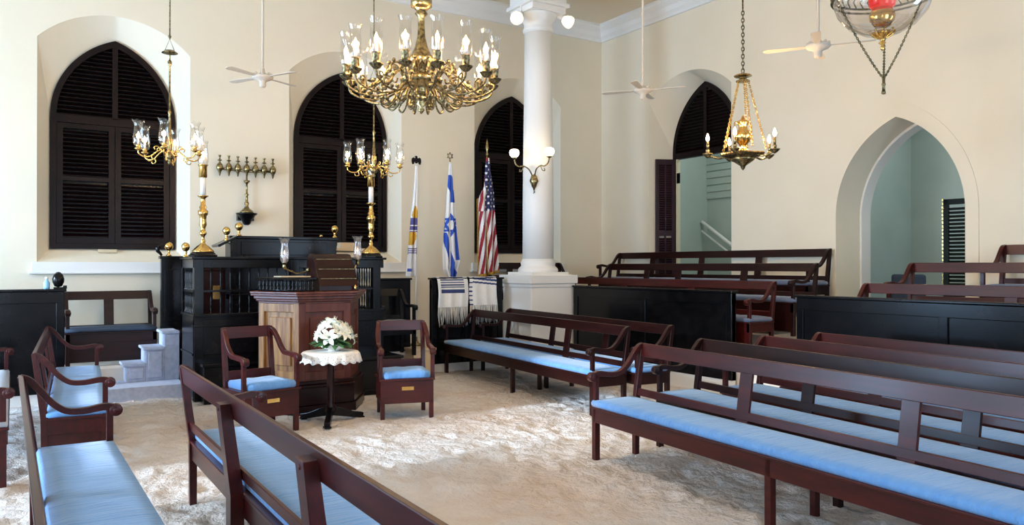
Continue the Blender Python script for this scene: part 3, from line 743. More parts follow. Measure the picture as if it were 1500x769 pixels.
# sloping book rest
mb = MB(); prof = [(-.42, 1.36), (-.42, 1.42), (-.36, 1.52), (-.27, 1.66), (-.20, 1.74), (-.15, 1.78), (-.08, 1.79), (.02, 1.76), (.05, 1.70), (.05, 1.36)]
mb.prism(prof, 'x', -.03, .44); br = mb.build('book_rest', mahog_d, t, bevel=.006)
mb = MB()
for y_, z_ in ((-.215, 1.725), (-.30, 1.61), (-.375, 1.50)): mb.box(.0, .43, y_ - .003, y_ + .001, z_ - .001, z_ + .002)
mb.build('brass_strip', old_brass, br)
mb = MB(); mb.lathe([(.0001, 0), (.02, .0), (.012, .02), (.02, .04), (.0001, .055)], .38, -.46, 1.37, 10); mb.build('knob', brass, br)
mb = MB(); mb.use(card_m).box(-.40, -.06, -.20, .10, 1.518, 1.53); tag(mb.build('reading_mat', None, loc=(PX, PY, 0)), 'thin tan mat lying on the desk shelf left of the book rest', 'mat')

HURR = [(.030, 0), (.043, .012), (.050, .05), (.050, .10), (.041, .17), (.038, .21), (.046, .245), (.060, .27)]
def scaled(pr, r, z): return [(a * r, b * z) for a, b in pr]
def tulip(mb, x, y, z, r=1, h=1, lobes=6, amp=.10): mb.shell(scaled(HURR, r, h), x, y, z, 24, lobes, amp)
LIGHTS = []
def lamp(x, y, z, energy, color=(1, .62, .28), r=.03):
    L = bpy.data.lights.new('candle_light', 'POINT'); L.energy = energy; L.color = color; L.shadow_soft_size = r
    o = bpy.data.objects.new('candle_light', L); C.objects.link(o); o.location = (x, y, z); return o
def flame(mb, x, y, z, s=1.0):
    mb.lathe([(.0001, 0), (.010 * s, .008 * s), (.014 * s, .022 * s), (.011 * s, .040 * s), (.005 * s, .056 * s), (.0001, .07 * s)], x, y, z, 10)
# desk candle arms
def candle_arm(side, xg, yg, z0, label):
    t = thing('candle_arm', label, 'candle holder', (PX, PY, 0), 0, 'glass-shaded candle arms of the reading desk')
    xs = -.03 if side < 0 else .44
    m_ = MB(); P = [(xs, -.06, 1.60), (xs + side * .06, -.07, 1.575), (xs + (xg - xs) * .5, -.08, 1.56), (xg - side * .02, yg, z0 - .02), (xg, yg, z0)]
    m_.tube(P, .008, 8); m_.ball((xs + side * .012, -.06, 1.60), .025); m_.lathe([(.008, -.02), (.02, -.01), (.028, .0), (.022, .02), (.028, .05), (.036, .055)], xg, yg, z0, 14); m_.build('bracket', old_brass, t)
    MB().lathe([(.018, .05), (.018, .14), (.0001, .142)], xg, yg, z0, 12).build('candle', candle_m, t)
    m_ = MB(); tulip(m_, xg, yg, z0 + .06, .98, 1.0, 5, .22); m_.build('glass_shade', glass_rose, t)
    m_ = MB(); flame(m_, xg, yg, z0 + .145, .8); m_.build('flame_bulb', bulb_off, t)
glass_rose = glass_mat('etched_rose_glass', (.93, .84, .82), .14, .16)
bulb_off = mat('warm_bulb', (.9, .8, .65), .3, emit=(1, .7, .4), estr=3)
candle_arm(-1, -.34, -.12, 1.63, 'tulip glass candle arm reaching left from the reading desk')
candle_arm(1, .565, -.06, 1.67, 'tulip glass candle arm at the right end of the reading desk')

# ------------------------------------------------------------------ spindled enclosure (ark platform)
EX0, EX1, EY0, EY1 = 1.84, 4.30, 10.0, 11.5
t = thing('spindled_enclosure', 'black enclosure of turned spindles behind the hexagonal reading desk', 'enclosure', (0, 0, 0))
mb = MB(); mb.box(3.62, EX1 - .02, 9.36, 10.02, 0, .44); mb.box(3.60, EX1, 9.33, 10.02, .44, .48); mb.box(EX0 + .06, 3.62, 9.72, 10.02, 0, .44); mb.box(EX0 + .04, 3.62, 9.70, 10.02, .44, .48); mb.box(3.61, EX1 - .01, 9.34, 10.02, 0, .07); mb.build('step_base', black, t, bevel=.008)
mb = MB(); mb.box(EX0 + .02, EX1 - .02, EY0 + .06, EY1 + .5, .02, .78); mb.build('inner_floor', mahog_d, t)
# front
mb = MB(); mb.box(EX0, EX1, EY0, EY0 + .06, 0, 1.04); mb.box(EX0 + .10, EX1 - .10, EY0 - .015, EY0 + .02, .56, .98); mb.box(EX0 - .02, EX1 + .02, EY0 - .03, EY0 + .08, .90, .93); mb.box(EX0 - .01, EX1 + .01, EY0 - .02, EY0 + .07, 1.02, 1.06); mb.build('front_panel', black, t, bevel=.006)
mb = MB(); mb.box(EX0, EX1, EY0 - .005, EY0 + .065, 1.62, 1.73); mb.box(EX0 - .03, EX1 + .03, EY0 - .04, EY0 + .10, 1.73, 1.76); mb.build('top_rail', black, t, bevel=.006)
for x in (EX0 + .055, 3.07, EX1 - .10):
    mb = MB(); mb.box(x - .055, x + .055, EY0 - .01, EY0 + .09, 0, 1.73); mb.build('corner_post', black, t, bevel=.005)
def spindle(x, y, z0, z1, par):
    h = (z1 - z0) / 2; pr = []
    for b in (0, 1):
        zz = z0 + b * h
        pr += [(.016, zz), (.016, zz + .02), (.008, zz + .035), (.012, zz + h * .3), (.014, zz + h * .5), (.012, zz + h * .7), (.008, zz + h - .03), (.018, zz + h - .015)]
    pr.append((.016, z1)); MB().lathe(pr, x, y, 0, 8).build('spindle', black, par)
n_s = 9
for k in range(n_s): spindle(EX0 + .20 + k * .115, EY0 + .03, 1.05, 1.63, t)
for k in range(9): spindle(3.20 + k * .108, EY0 + .03, 1.05, 1.63, t)
mb = MB(); mb.box(EX0, EX1, EY0 + .015, EY0 + .045, 1.325, 1.350); mb.build('middle_rail', black, t)
# sides
for sx, ya in ((EX0, 10.85), (EX1 - .06, EY1)):
    mb = MB(); mb.box(sx, sx + .06, EY0 + .07, ya, 0, 1.04); mb.box(sx - .01, sx + .07, EY0 + .07, ya, 1.02, 1.06); mb.box(sx - .01, sx + .07, EY0 + .07, ya, .55, .575); mb.build('side_panel', black, t, bevel=.005)
    mb = MB(); mb.box(sx, sx + .06, EY0 + .07, ya, 1.62, 1.73); mb.box(sx - .02, sx + .08, EY0 + .07, ya + .03, 1.73, 1.76); mb.build('top_rail', black, t, bevel=.005)
    mb = MB(); mb.box(sx, sx + .06, ya - .07, ya, 0, 1.73); mb.build('corner_post', black, t, bevel=.005)
    y_ = EY0 + .16
    while y_ < ya - .1: spindle(sx + .03, y_, 1.05, 1.63, t); y_ += .092
    mb = MB(); mb.box(sx + .015, sx + .045, EY0 + .1, ya, 1.325, 1.35); mb.build('middle_rail', black, t)
# inner back: tall slab post left, high panelled seat back
mb = MB(); mb.box(1.68, 1.96, 11.40, 11.50, .17, 1.76); mb.box(1.66, 1.98, 11.38, 11.52, 1.74, 1.78); mb.box(1.72, 1.92, 11.388, 11.41, .9, 1.6); mb.build('gate_post', black, t, bevel=.006)
mb = MB(); mb.box(2.56, 4.10, 11.30, 11.36, .78, 2.03); mb.box(2.54, 4.12, 11.27, 11.39, 2.03, 2.07); mb.box(2.70, 3.95, 11.285, 11.31, 1.80, 1.99); mb.box(2.70, 3.95, 11.285, 11.31, .9, 1.70); mb.build('seat_back', black, t, bevel=.006)
mb = MB(); mb.box(2.50, 2.58, 11.05, 11.36, .78, 1.97); mb.prism([(2.34, 1.90), (2.58, 2.03), (2.58, 2.06), (2.32, 1.93)], 'y', 10.98, 11.40); mb.build('seat_wing', black, t, bevel=.006)
mb = MB(); mb.box(1.98, 3.95, 11.44, 11.49, .78, 1.58); mb.box(1.96, 3.97, 11.42, 11.50, 1.58, 1.62); mb.build('rear_panel', mahog_d, t, bevel=.006)
mb = MB(); mb.box(2.5, 4.06, 10.95, 11.30, 1.18, 1.26); mb.box(2.5, 4.06, 10.95, 10.98, .78, 1.2); mb.build('inner_seat', black, t, bevel=.006)
def finial(x, y, z, label, r=.055):
    o = MB().lathe([(.0001, 0), (.035, .0), (.038, .012), (.018, .025), (.014, .05), (.024, .062), (.014, .072), (r * .55, .082), (r * .88, .10), (r * 1.04, .13), (r * .92, .160), (r * .6, .180), (r * .25, .190), (.0001, .192)], n=18).build('ball_finial', brass, loc=(x, y, z))
    return tag(o, label, 'finial', 'brass ball finials of the black enclosure')
finial(1.78, 11.44, 1.78, 'brass ball finial on the tall black gate post under the left window')
finial(1.88, 10.78, 1.76, 'brass ball finial on the enclosure side, just left of the tall left candlestick', .05)
finial(2.47, 11.15, 1.995, 'lower of the two brass ball finials left of the high black seat back', .05)
finial(2.68, 11.33, 2.07, 'brass ball finial on the left end of the high black seat back')
finial(4.08, 11.33, 2.07, 'egg-shaped brass finial on the right end of the high black seat back', .05)
o = MB().ball((0, 0, .02), .025).build('brass_knob', brass, loc=(3.87, 11.33, 2.07)); tag(o, 'small brass knob on the high seat back left of the egg-shaped finial', 'knob')
mb = MB(); mb.tube([(0, 0, .0), (-.02, 0, .03), (-.05, 0, .06), (-.055, 0, .10), (-.03, 0, .13), (-.015, 0, .11)], [.015, .02, .026, .03, .03, .02], 10); tag(mb.build('scroll_ornament', black, loc=(1.69, 11.42, 1.785)), 'small black curled ornament left of the leftmost brass finial', 'ornament')
mb = MB(); mb.box(-.055, .055, -.01, .01, 0, .18); mb.box(-.045, .045, -.013, -.009, .02, .16); tag(mb.build('gilt_plaque', brass, loc=(2.30, 10.93, 1.20)), 'small gilt plaque seen between the enclosure spindles', 'plaque')
bpy.context.view_layer.update()
# books and papers right of the high seat back
mb = MB(); mb.box(-.14, .14, -.09, .09, 0, .045); mb.box(-.135, .10, -.085, .085, .046, .09); mb.box(-.25, .34, -.20, .20, -.04, -.001); 
tag(mb.build('stacked_books', card_m, loc=(4.42, 11.70, 1.92)), 'pale books lying before the second window, left of the right candlestick', 'books')
# brass-coloured box on the left sill
mb = MB(); mb.box(-.12, .12, -.03, .03, 0, .045); mb.box(-.11, .11, -.034, -.03, .008, .038); tag(mb.build('latch_box', card_m, loc=(1.12, YB + .20, 1.835), bevel=.004), 'small cream box on the sill of the left window', 'box')
# ------------------------------------------------------------------ tall candlesticks
def candlestick(x, y, label, zg):
    t = thing('candlestick', label, 'candlestick', (x, y, 1.76), 0, 'tall brass candlesticks on the enclosure')
    mb = MB(); mb.lathe([(.0001, 0), (.17, 0), (.17, .02), (.15, .03), (.14, .05), (.0001, .05)], n=8, smooth=False); mb.build('stand', black, t)
    MB().lathe([(.0001, .05), (.125, .05), (.13, .065), (.11, .09), (.075, .125), (.04, .15), (.022, .17), (.03, .19), (.02, .21), (.02, .25), (.036, .27), (.045, .29), (.03, .31), (.026, .35), (.045, .39), (.038, .44), (.042, .50), (.058, .52), (.060, .56), (.035, .58), (.045, .61), (.03, .63), (.026, .70), (.03, .72), (.062, .74), (.062, .75), (.03, .755), (.0001, .76)], n=24).build('stick', brass, t)
    MB().lathe([(.034, .755), (.034, 1.02), (.0001, 1.02)], n=18).build('candle', candle_m, t)
    MB().lathe([(.036, .97), (.048, .975), (.046, 1.10), (.055, 1.12), (.062, 1.13), (.0001, 1.13)], n=18).build('candle_cap', brass, t)
    MB().lathe([(.02, 1.13), (.02, 1.20), (.0001, 1.20)], n=12).build('candle_stub', candle_m, t)
    m_ = MB(); m_.shell([(.045, 1.13), (.060, 1.17), (.062, 1.25), (.052, 1.33), (.050, 1.38), (.062, 1.42)], n=24); m_.build('glass_shade', glass, t)
    m_ = MB(); flame(m_, 0, 0, 1.20, 1.0); m_.build('flame_bulb', flame_m, t)
    lamp(x, y, 1.76 + 1.27, 4)
candlestick(1.96, 10.10, 'tall brass candlestick on the left corner of the black enclosure', 0)
candlestick(4.14, 10.06, 'tall brass candlestick on the right corner of the black enclosure', 0)
# ------------------------------------------------------------------ steps to the enclosure
mb = MB()
for x0, x1, z in ((1.20, 1.43, .40), (1.43, 1.65, .60), (1.65, 1.83, .80)):
    mb.box(x0, x1, 10.92, 11.38, .17, z - .03); mb.box(x0 - .03, x1, 10.90, 11.39, z - .035, z)
mb.box(1.24, 1.40, 10.905, 10.93, .21, .34); mb.box(1.46, 1.62, 10.905, 10.93, .21, .54)
tag(mb.build('steps', stone, bevel=.006), 'pale blue steps climbing to the left side of the black enclosure', 'steps')
mb = MB(); mb.box(0, .35, 0, .3, 0, .40); mb.box(-.02, .37, -.02, .3, .37, .41)
tag(mb.build('wooden_step_box', card_m, loc=(5.02, 10.55, 0), bevel=.006), 'plain cream step box in the gap below the white and yellow flag', 'step')
# ornaments on the left parapet
t = thing('egg_ornament', 'black egg-shaped ornament on the right end of the left parapet', 'ornament', (.455, 10.85, 1.37))
MB().lathe([(.0001, .02), (.04, .03), (.062, .08), (.065, .12), (.05, .17), (.02, .20), (.0001, .205)], n=20).build('body', black, t)
mb = MB(); mb.box(-.05, .09, -.04, .04, 0, .022); mb.box(.05, .09, -.03, .03, .02, .04); mb.build('foot', black, t, bevel=.004)
t = thing('small_bottle', 'small pale blue bottle beside the black egg-shaped ornament', 'bottle', (.335, 10.85, 1.37))
MB().lathe([(.0001, 0), (.032, 0), (.034, .02), (.034, .075), (.018, .10), (.014, .12)], n=14).build('body', bottle_m, t)
MB().lathe([(.016, .118), (.018, .12), (.018, .142), (.0001, .145)], n=12).build('cap', white_plaster, t)
# navy chair beyond the arch
t = thing('upholstered_chair', 'navy upholstered chair beyond the wide arch on the right wall', 'chair', (11.2, 6.62, .48), -PI / 2 + .3)
mb = MB(); mb.box(-.24, .24, .18, .26, .50, 1.04); mb.build('backrest', navy_f, t, bevel=.05)
mb = MB(); mb.box(-.24, .24, -.24, .22, .40, .50); mb.build('seat', navy_f, t, bevel=.03)
for x in (-.2, .2):
    for y in (-.2, .2): MB().tube([(x, y, 0), (x, y, .42)], .014, 8).build('leg', steel, t)
# ------------------------------------------------------------------ menorah on bracket
t = thing('wall_menorah', 'seven-branched brass menorah on a dark bracket between the left windows', 'menorah', (2.96, YB - .13, 2.28))
mb = MB(); mb.lathe([(.0001, -.02), (.03, -.02), (.055, .0), (.065, .03), (.09, .07), (.115, .10), (.12, .12), (.15, .14), (.155, .16), (.0001, .16)], n=24); mb.box(-.12, .12, .04, .13, .05, .16); mb.build('bracket', black, t)
mb = MB(); mb.lathe([(.0001, .16), (.10, .16), (.10, .18), (.07, .21), (.04, .235), (.025, .27), (.035, .31), (.02, .34), (.018, .42), (.032, .44), (.016, .46), (.014, .60), (.035, .62), (.045, .635), (.014, .66), (.012, .78)], n=16)
mb.tube([(-.045, 0, .645), (.045, 0, .645)], .012, 8); mb.build('stem', old_brass, t)
mb = MB(); mb.tube([(-.40, 0, .815), (.40, 0, .815)], .012, 8)
mb.tube([(-.40, 0, .80), (-.2, 0, .79), (0, 0, .78), (.2, 0, .79), (.4, 0, .80)], .009, 8); mb.build('crossbar', old_brass, t)
for k in range(7):
    x = -.39 + .13 * k
    m_ = MB(); m_.lathe([(.004, .70), (.014, .73), (.02, .76), (.044, .80), (.050, .83), (.040, .87), (.016, .90), (.010, .92), (.032, .93), (.034, .938), (.012, .945), (.011, .985), (.020, .99), (.020, 1.01), (.0001, 1.01)], x, 0, 0, 12); m_.build('branch', old_brass, t)
# ------------------------------------------------------------------ flags
def drape(nu, nv, shape, colour, mats):
    """shape(u,v)->point ; colour(u,v)->index"""
    vs = [shape(i / nu, j / nv) for j in range(nv + 1) for i in range(nu + 1)]
    me = bpy.data.meshes.new('cloth'); fs = []; ci = []
    for j in range(nv):
        for i in range(nu):
            a = j * (nu + 1) + i; fs.append((a, a + 1, a + nu + 2, a + nu + 1)); ci.append(colour((i + .5) / nu, (j + .5) / nv))
    me.from_pydata(vs, [], fs)
    for m in mats: me.materials.append(m)
    for p, c in zip(me.polygons, ci): p.material_index = c; p.use_smooth = True
    return me
def mesh_obj(name, me, parent=None, loc=(0, 0, 0), th=.003):
    o = bpy.data.objects.new(name, me); C.objects.link(o); o.location = loc
    if parent: o.parent = parent
    if th: sd = o.modifiers.new('t', 'SOLIDIFY'); sd.thickness = th; sd.offset = 0
    return o
def seg(px, py, ax, ay, bx_, by_):
    dx, dy = bx_ - ax, by_ - ay; q = max(0, min(1, ((px - ax) * dx + (py - ay) * dy) / (dx * dx + dy * dy))); return math.hypot(px - ax - dx * q, py - ay - dy * q)
def in_star(px, py, r):      # six-pointed outline
    d = 9
    for k in (0, 1):
        pts = [(r * math.sin(2 * PI * i / 3 + k * PI), r * math.cos(2 * PI * i / 3 + k * PI)) for i in range(3)]
        for i in range(3): d = min(d, seg(px, py, *pts[i], *pts[(i + 1) % 3]))
    return d
def interp(tab, v):
    for (a, x), (b, y) in zip(tab, tab[1:]):
        if v <= b: return x + (y - x) * (v - a) / max(1e-6, b - a)
    return tab[-1][1]
def stand(t, top, h0=0):
    MB().lathe([(.0001, 0), (.13, 0), (.13, .02), (.05, .04), (.02, .08), (.02, .14), (.0001, .14)], n=20).build('floor_stand', old_brass, t)
FLY = 11.62
def flag(label, x, ztop, zhem, zlow, left, right, colour, mats, nu=46, nv=110, folds=3.5, fringe=None, lean=0):
    z0 = .34
    t = thing('flag', label, 'flag', (x, FLY, z0), 0, 'flags standing behind the platform')
    stand(t, 0); MB().tube([(0, 0, .02), (lean, 0, ztop - z0)], .014, 10).build('pole', tan_stone if False else brass if fringe else candle_m, t)
    H = ztop - zhem
    def shape(u, v):
        zl = ztop - .03 - z0 - v * (H + (zlow - zhem) * 0)
        a, b = interp(left, v), interp(right, v); xx = a + (b - a) * u
        dep = .05 * math.sin(PI * 2 * folds * u + 1.2 * v) * (.25 + .75 * v)
        zz = zl + (zlow - zhem) * v * (1 - u)
        return (xx + .012 * math.cos(PI * 2 * folds * u) + lean * (1 - v), dep - .02, zz)
    me = drape(nu, nv, shape, lambda u, v: colour(u, v, interp(left, v) + (interp(right, v) - interp(left, v)) * u, v * H), mats)
    cl = mesh_obj('cloth', me, t)
    if fringe:
        m_ = MB()
        for i in range(60):
            u = i / 59; p = Vector(shape(u, 1)); m_.tube([p, p + Vector((0, 0, -.045))], .004, 4)
        for j in range(90):
            v = .35 + .65 * j / 89; p = Vector(shape(0, v)); m_.tube([p, p + Vector((-.03, 0, -.012))], .004, 4)
        m_.build('fringe', fgold, cl)
    return t
# white flag with a golden eagle
def col_vi(u, v, x, d):
    if abs(x + .045 - (v - .62) * -.05) < .045 - abs(v - .45) * .3 and .36 < v < .47: return 1        # head
    if .47 <= v < .72:
        e = (x + .10) / .085; q = (v - .60) / .14
        if v < .60 and abs(x + .055) < .055 * (1 - abs(v - .55) * 4 + .25): return 2 if (int(v * 260) % 4 or v < .54) else 0
        if e * e + q * q < 1 and x < -.045 + (v - .5) * .2: return 1
    if .735 < v < .80 and abs(x + .08) < .075: return 2 if (int(v * 300) % 5 == 0 or abs(abs(x + .08) - .07) < .008) else 0
    if .925 < v < .955 and abs(x + .12) < .04: return 3
    return 0
flag('white flag with golden eagle below a black eagle topped pole, leftmost flag', 5.575, 3.32, 1.50, 1.50, [(0, -.02), (.2, -.05), (.5, -.12), (1, -.19)], [(0, .01), (.4, .02), (1, .02)], col_vi, [fwhite, fgold, purple_m, fblue], folds=2.2)
f1 = bpy.context.scene.objects['flag']
# black eagle top
mb = MB(); mb.prism([(-.012, 0), (.012, 0), (.03, .03), (.045, -.01), (.07, -.02), (.085, .03), (.08, .08), (.05, .10), (.03, .08), (.018, .095), (.016, .12), (-.01, .125), (-.035, .112), (-.012, .10), (-.03, .08), (-.05, .10), (-.08, .08), (-.085, .03), (-.07, -.02), (-.045, -.01), (-.03, .03)], 'y', -.012, .012)
mb.build('eagle_finial', black, f1, loc=(0, 0, 3.33 - .34), bevel=.004)
def col_il(u, v, x, d):
    H = 1.92
    sd = in_star((x - .0), (v - .535) * H * .80, .150)
    if sd < .016: return 1
    if .10 < v < .34 and abs(x - (-.035 + (v - .10) * .40)) < .048: return 1
    if .60 < v < .995:
        c = -.115 + (v - .60) * .50
        if abs(x - c) < .038 + (v - .6) * .06: return 1
    if .55 < v < .84 and abs(x - .115 - (v - .55) * .10) < .028: return 1
    return 0
flag('blue and white flag with a six-pointed star, middle flag', 6.20, 3.40, 1.46, 1.46, [(0, -.02), (.25, -.07), (.55, -.12), (.75, -.15), (.92, -.13), (1, -.04)], [(0, .02), (.3, .08), (.6, .12), (.85, .17), (1, .08)], col_il, [fwhite, fblue], nu=70, nv=160, folds=2.5, fringe=None)
f2 = [o for o in bpy.context.scene.objects if o.name.startswith('flag') and o.type == 'EMPTY'][-1]
mb = MB()
for k in (0, 1):
    pts = [Vector((.062 * math.sin(2 * PI * i / 3 + k * PI), 0, .062 * math.cos(2 * PI * i / 3 + k * PI))) for i in range(3)]
    for i in range(3): mb.tube([pts[i], pts[(i + 1) % 3]], .006, 6)
mb.tube([(0, 0, -.045), (0, 0, -.10)], .010, 8); mb.ball((0, 0, -.09), .016); mb.build('star_finial', old_brass, f2, loc=(0, 0, 3.50 - .34))
def col_us(u, v, x, d):
    w_ = x * math.cos(.24) + 0
    if v < .46 and x > -.06 + v * .05 and v > .03:
        k = int((x + .3) * 24) + int(v * 34)
        fx = ((x + .3) * 24) % 1 - .5; fy = (v * 34) % 1 - .5
        return 2 if not (fx * fx + fy * fy < .10 and (int((x + .3) * 24) + int(v * 34)) % 2 == 0) else 0
    s = (x + v * .22 - (.05 if v < .46 else 0)) * 24 + (v * 2.0)
    return 1 if int(math.floor(s)) % 2 == 0 else 0
flag('red and white striped flag with starry blue field and gold fringe, rightmost flag', 6.93, 3.55, 1.60, 1.52, [(0, -.03), (.25, -.09), (.36, -.20), (.6, -.18), (1, -.17)], [(0, .03), (.3, .13), (.6, .16), (1, .22)], col_us, [fwhite, red_m, fnavy], nu=70, nv=160, folds=2.5, fringe=True)
f3 = [o for o in bpy.context.scene.objects if o.name.startswith('flag') and o.type == 'EMPTY'][-1]
MB().lathe([(.0001, 0), (.018, .01), (.024, .04), (.012, .07), (.014, .09), (.028, .14), (.020, .22), (.0001, .32)], n=12).build('spear_finial', old_brass, f3, loc=(0, 0, 3.55 - .34))

# ------------------------------------------------------------------ prayer shawls over the panel
def shawl(label, x0, x1, zbot, seed, tilt, stripe):
    t = thing('prayer_shawl', label, 'prayer shawl', (0, 10.85, 0), 0, 'striped prayer shawls on the black panel')
    top = 1.468
    prof = [(.078, 1.10), (.074, 1.25), (.074, 1.42), (.05, top), (0, top + .004), (-.05, top), (-.075, 1.42), (-.078, 1.2), (-.080, (1.2 + zbot) / 2), (-.082, zbot)]
    # arclength
    L = [0]
    for a, b in zip(prof, prof[1:]): L.append(L[-1] + math.hypot(b[0] - a[0], b[1] - a[1]))
    def shape(u, v):
        s = v * L[-1]
        for i in range(len(prof) - 1):
            if s <= L[i + 1] + 1e-9:
                f = (s - L[i]) / (L[i + 1] - L[i]); y = prof[i][0] + (prof[i + 1][0] - prof[i][0]) * f; z = prof[i][1] + (prof[i + 1][1] - prof[i][1]) * f; break
        h = max(0, (top - z)); y += (-.012 * (1 + math.sin(u * 17 + seed)) * min(1, h * 4)) * (1 if y < 0 else -1)
        return (x0 + (x1 - x0) * u + .01 * math.sin(v * 9 + seed), y, z)
    me = drape(44, 130, shape, stripe, [linen, navy])
    cl = mesh_obj('cloth', me, t, th=.003)
    m_ = MB(); rnd = random.Random(seed)
    for k in range(30):
        p = Vector(shape((k + .5) / 30, 1)); m_.tube([p, p + Vector((rnd.uniform(-.01, .01), -.004, -.12)), p + Vector((rnd.uniform(-.025, .025), -.006, -.26 - rnd.uniform(0, .06)))], [.006, .005, .003], 4)
    m_.build('fringe', linen, t)
def st1(u, v):
    k = v * 100
    if u > .86: return 0
    return 1 if (45 < k < 48 or 50 < k < 51.4 or 53.5 < k < 56.5 or 58.5 < k < 60 or 62 < k < 64.5 or 66.5 < k < 68 or 71 < k < 77) and u > .08 else 0
def st2(u, v):
    k = v * 100 - u * 5
    if u < .12: return 1 if int(v * 40) % 3 == 0 else 0
    return 1 if (42 < k < 45 or 47.5 < k < 49 or 51 < k < 55 or 58 < k < 61) else 0
shawl('white prayer shawl with broad navy stripes, left on the black panel', 5.53, 6.07, 1.00, 1, 0, st1)
shawl('white prayer shawl with slanting navy stripes, right on the black panel', 6.10, 6.60, 1.02, 4, .1, st2)

# ------------------------------------------------------------------ big chandelier
BX, BY = 2.90, 5.95
t = thing('chandelier', 'large bronze chandelier with a ring of tall glass shades in the middle of the hall', 'chandelier', (BX, BY, 0))
pr = [(.0001, 2.93), (.012, 2.94), (.030, 2.965), (.012, 2.99), (.05, 3.01), (.035, 3.03), (.065, 3.05), (.07, 3.06), (.03, 3.075), (.055, 3.09), (.085, 3.12), (.07, 3.14), (.11, 3.16), (.17, 3.19), (.18, 3.22), (.165, 3.235), (.15, 3.25), (.085, 3.28), (.075, 3.31), (.10, 3.36), (.11, 3.40), (.10, 3.42), (.085, 3.43), (.055, 3.50), (.035, 3.58), (.028, 3.68), (.030, 3.75), (.055, 3.78), (.04, 3.80), (.07, 3.83), (.09, 3.84), (.09, 3.90), (.03, 3.93)]
MB().lathe(pr, n=32).build('body', old_brass, t)
mb = MB()
for k in range(16):          # acanthus leaves standing round the bowl
    a = 2 * PI * k / 16; d = Vector((math.cos(a), math.sin(a), 0)); s = Vector((-d.y, d.x, 0)); r0 = .12 if k % 2 else .16
    pts = []
    for q in range(6):
        f = q / 5; p = d * (r0 + .05 * f * f) + Vector((0, 0, 3.24 + .13 * f - .03 * f ** 3)); w_ = .028 * math.sin(PI * (f * .85 + .12)); pts += [p - s * w_, p + d * .008, p + s * w_]
    mb.add(pts, [(q * 3 + j, q * 3 + j + 1, q * 3 + 4 + j, q * 3 + 3 + j) for q in range(5) for j in (0, 1)], True)
mb.build('leaf_crown', bronze, t)
mb = MB(); mb.chain((0, 0, 3.93), (0, 0, ZC - .02), .07, .009); mb.lathe([(.0001, ZC - .06), (.07, ZC - .05), (.10, ZC - .005)], n=20); mb.build('chain', bronze, t)
NA = 16
armM = None
def cr(P, n=5):
    out = []
    for i in range(len(P) - 1):
        p0 = Vector(P[max(i - 1, 0)]); p1 = Vector(P[i]); p2 = Vector(P[i + 1]); p3 = Vector(P[min(i + 2, len(P) - 1)])
        for k in range(n):
            t_ = k / n; out.append(.5 * ((2 * p1) + (-p0 + p2) * t_ + (2 * p0 - 5 * p1 + 4 * p2 - p3) * t_ * t_ + (-p0 + 3 * p1 - 3 * p2 + p3) * t_ ** 3))
    out.append(Vector(P[-1])); return out
BH = [(.036, 0), (.045, .015), (.048, .05), (.047, .15), (.042, .20), (.045, .235), (.058, .265)]
proto = None
for k in range(NA):
    a = 2 * PI * (k + .35) / NA
    if proto is None:
        m_ = MB()
        m_.tube(cr([(.12, 0, 3.22), (.20, 0, 3.13), (.30, 0, 3.075), (.42, 0, 3.06), (.53, 0, 3.08), (.61, 0, 3.13), (.625, 0, 3.20)]), .0095, 8)
        m_.tube(cr([(.16, 0, 3.26), (.22, 0, 3.33), (.29, 0, 3.31), (.30, 0, 3.25), (.26, 0, 3.23), (.245, 0, 3.265)]), .009, 6)
        m_.tube(cr([(.30, 0, 3.25), (.38, 0, 3.19), (.45, 0, 3.12), (.50, 0, 3.09)]), .010, 6)
        m_.tube(cr([(.52, 0, 3.08), (.53, 0, 3.15), (.57, 0, 3.17), (.575, 0, 3.13)]), .008, 6)
        m_.tube(cr([(.20, 0, 3.13), (.24, 0, 3.03), (.30, 0, 2.99), (.35, 0, 3.03), (.32, 0, 3.06)]), .009, 6)
        for x, z in ((.35, 3.10), (.42, 3.085), (.48, 3.10), (.27, 3.345), (.40, 3.19)): m_.ball((x, 0, z), .018, 6)
        m_.lathe([(.010, 3.17), (.028, 3.18), (.052, 3.205), (.058, 3.215), (.026, 3.22), (.030, 3.235), (.033, 3.285), (.036, 3.29), (.036, 3.30), (.0001, 3.30)], .625, 0, 0, 14)
        arm = m_.build('arm', bronze, t)
        c1 = MB().lathe([(.014, 3.30), (.014, 3.37), (.0001, 3.372)], .625, 0, 0, 10).build('candle', candle_m, arm)
        m_ = MB(); m_.shell(BH, .625, 0, 3.295, 20, 6, .05); c2 = m_.build('glass_shade', glass, arm)
        m_ = MB(); flame(m_, .625, 0, 3.37, 1.3); c3 = m_.build('flame_bulb', flame_m, arm)
        proto = arm; arm.rotation_euler.z = a
    else:
        c = copy_tree(proto, t); c.rotation_euler.z = a
    if k % 2 == 0: lamp(BX + .625 * math.cos(a), BY + .625 * math.sin(a), 3.43, 52)
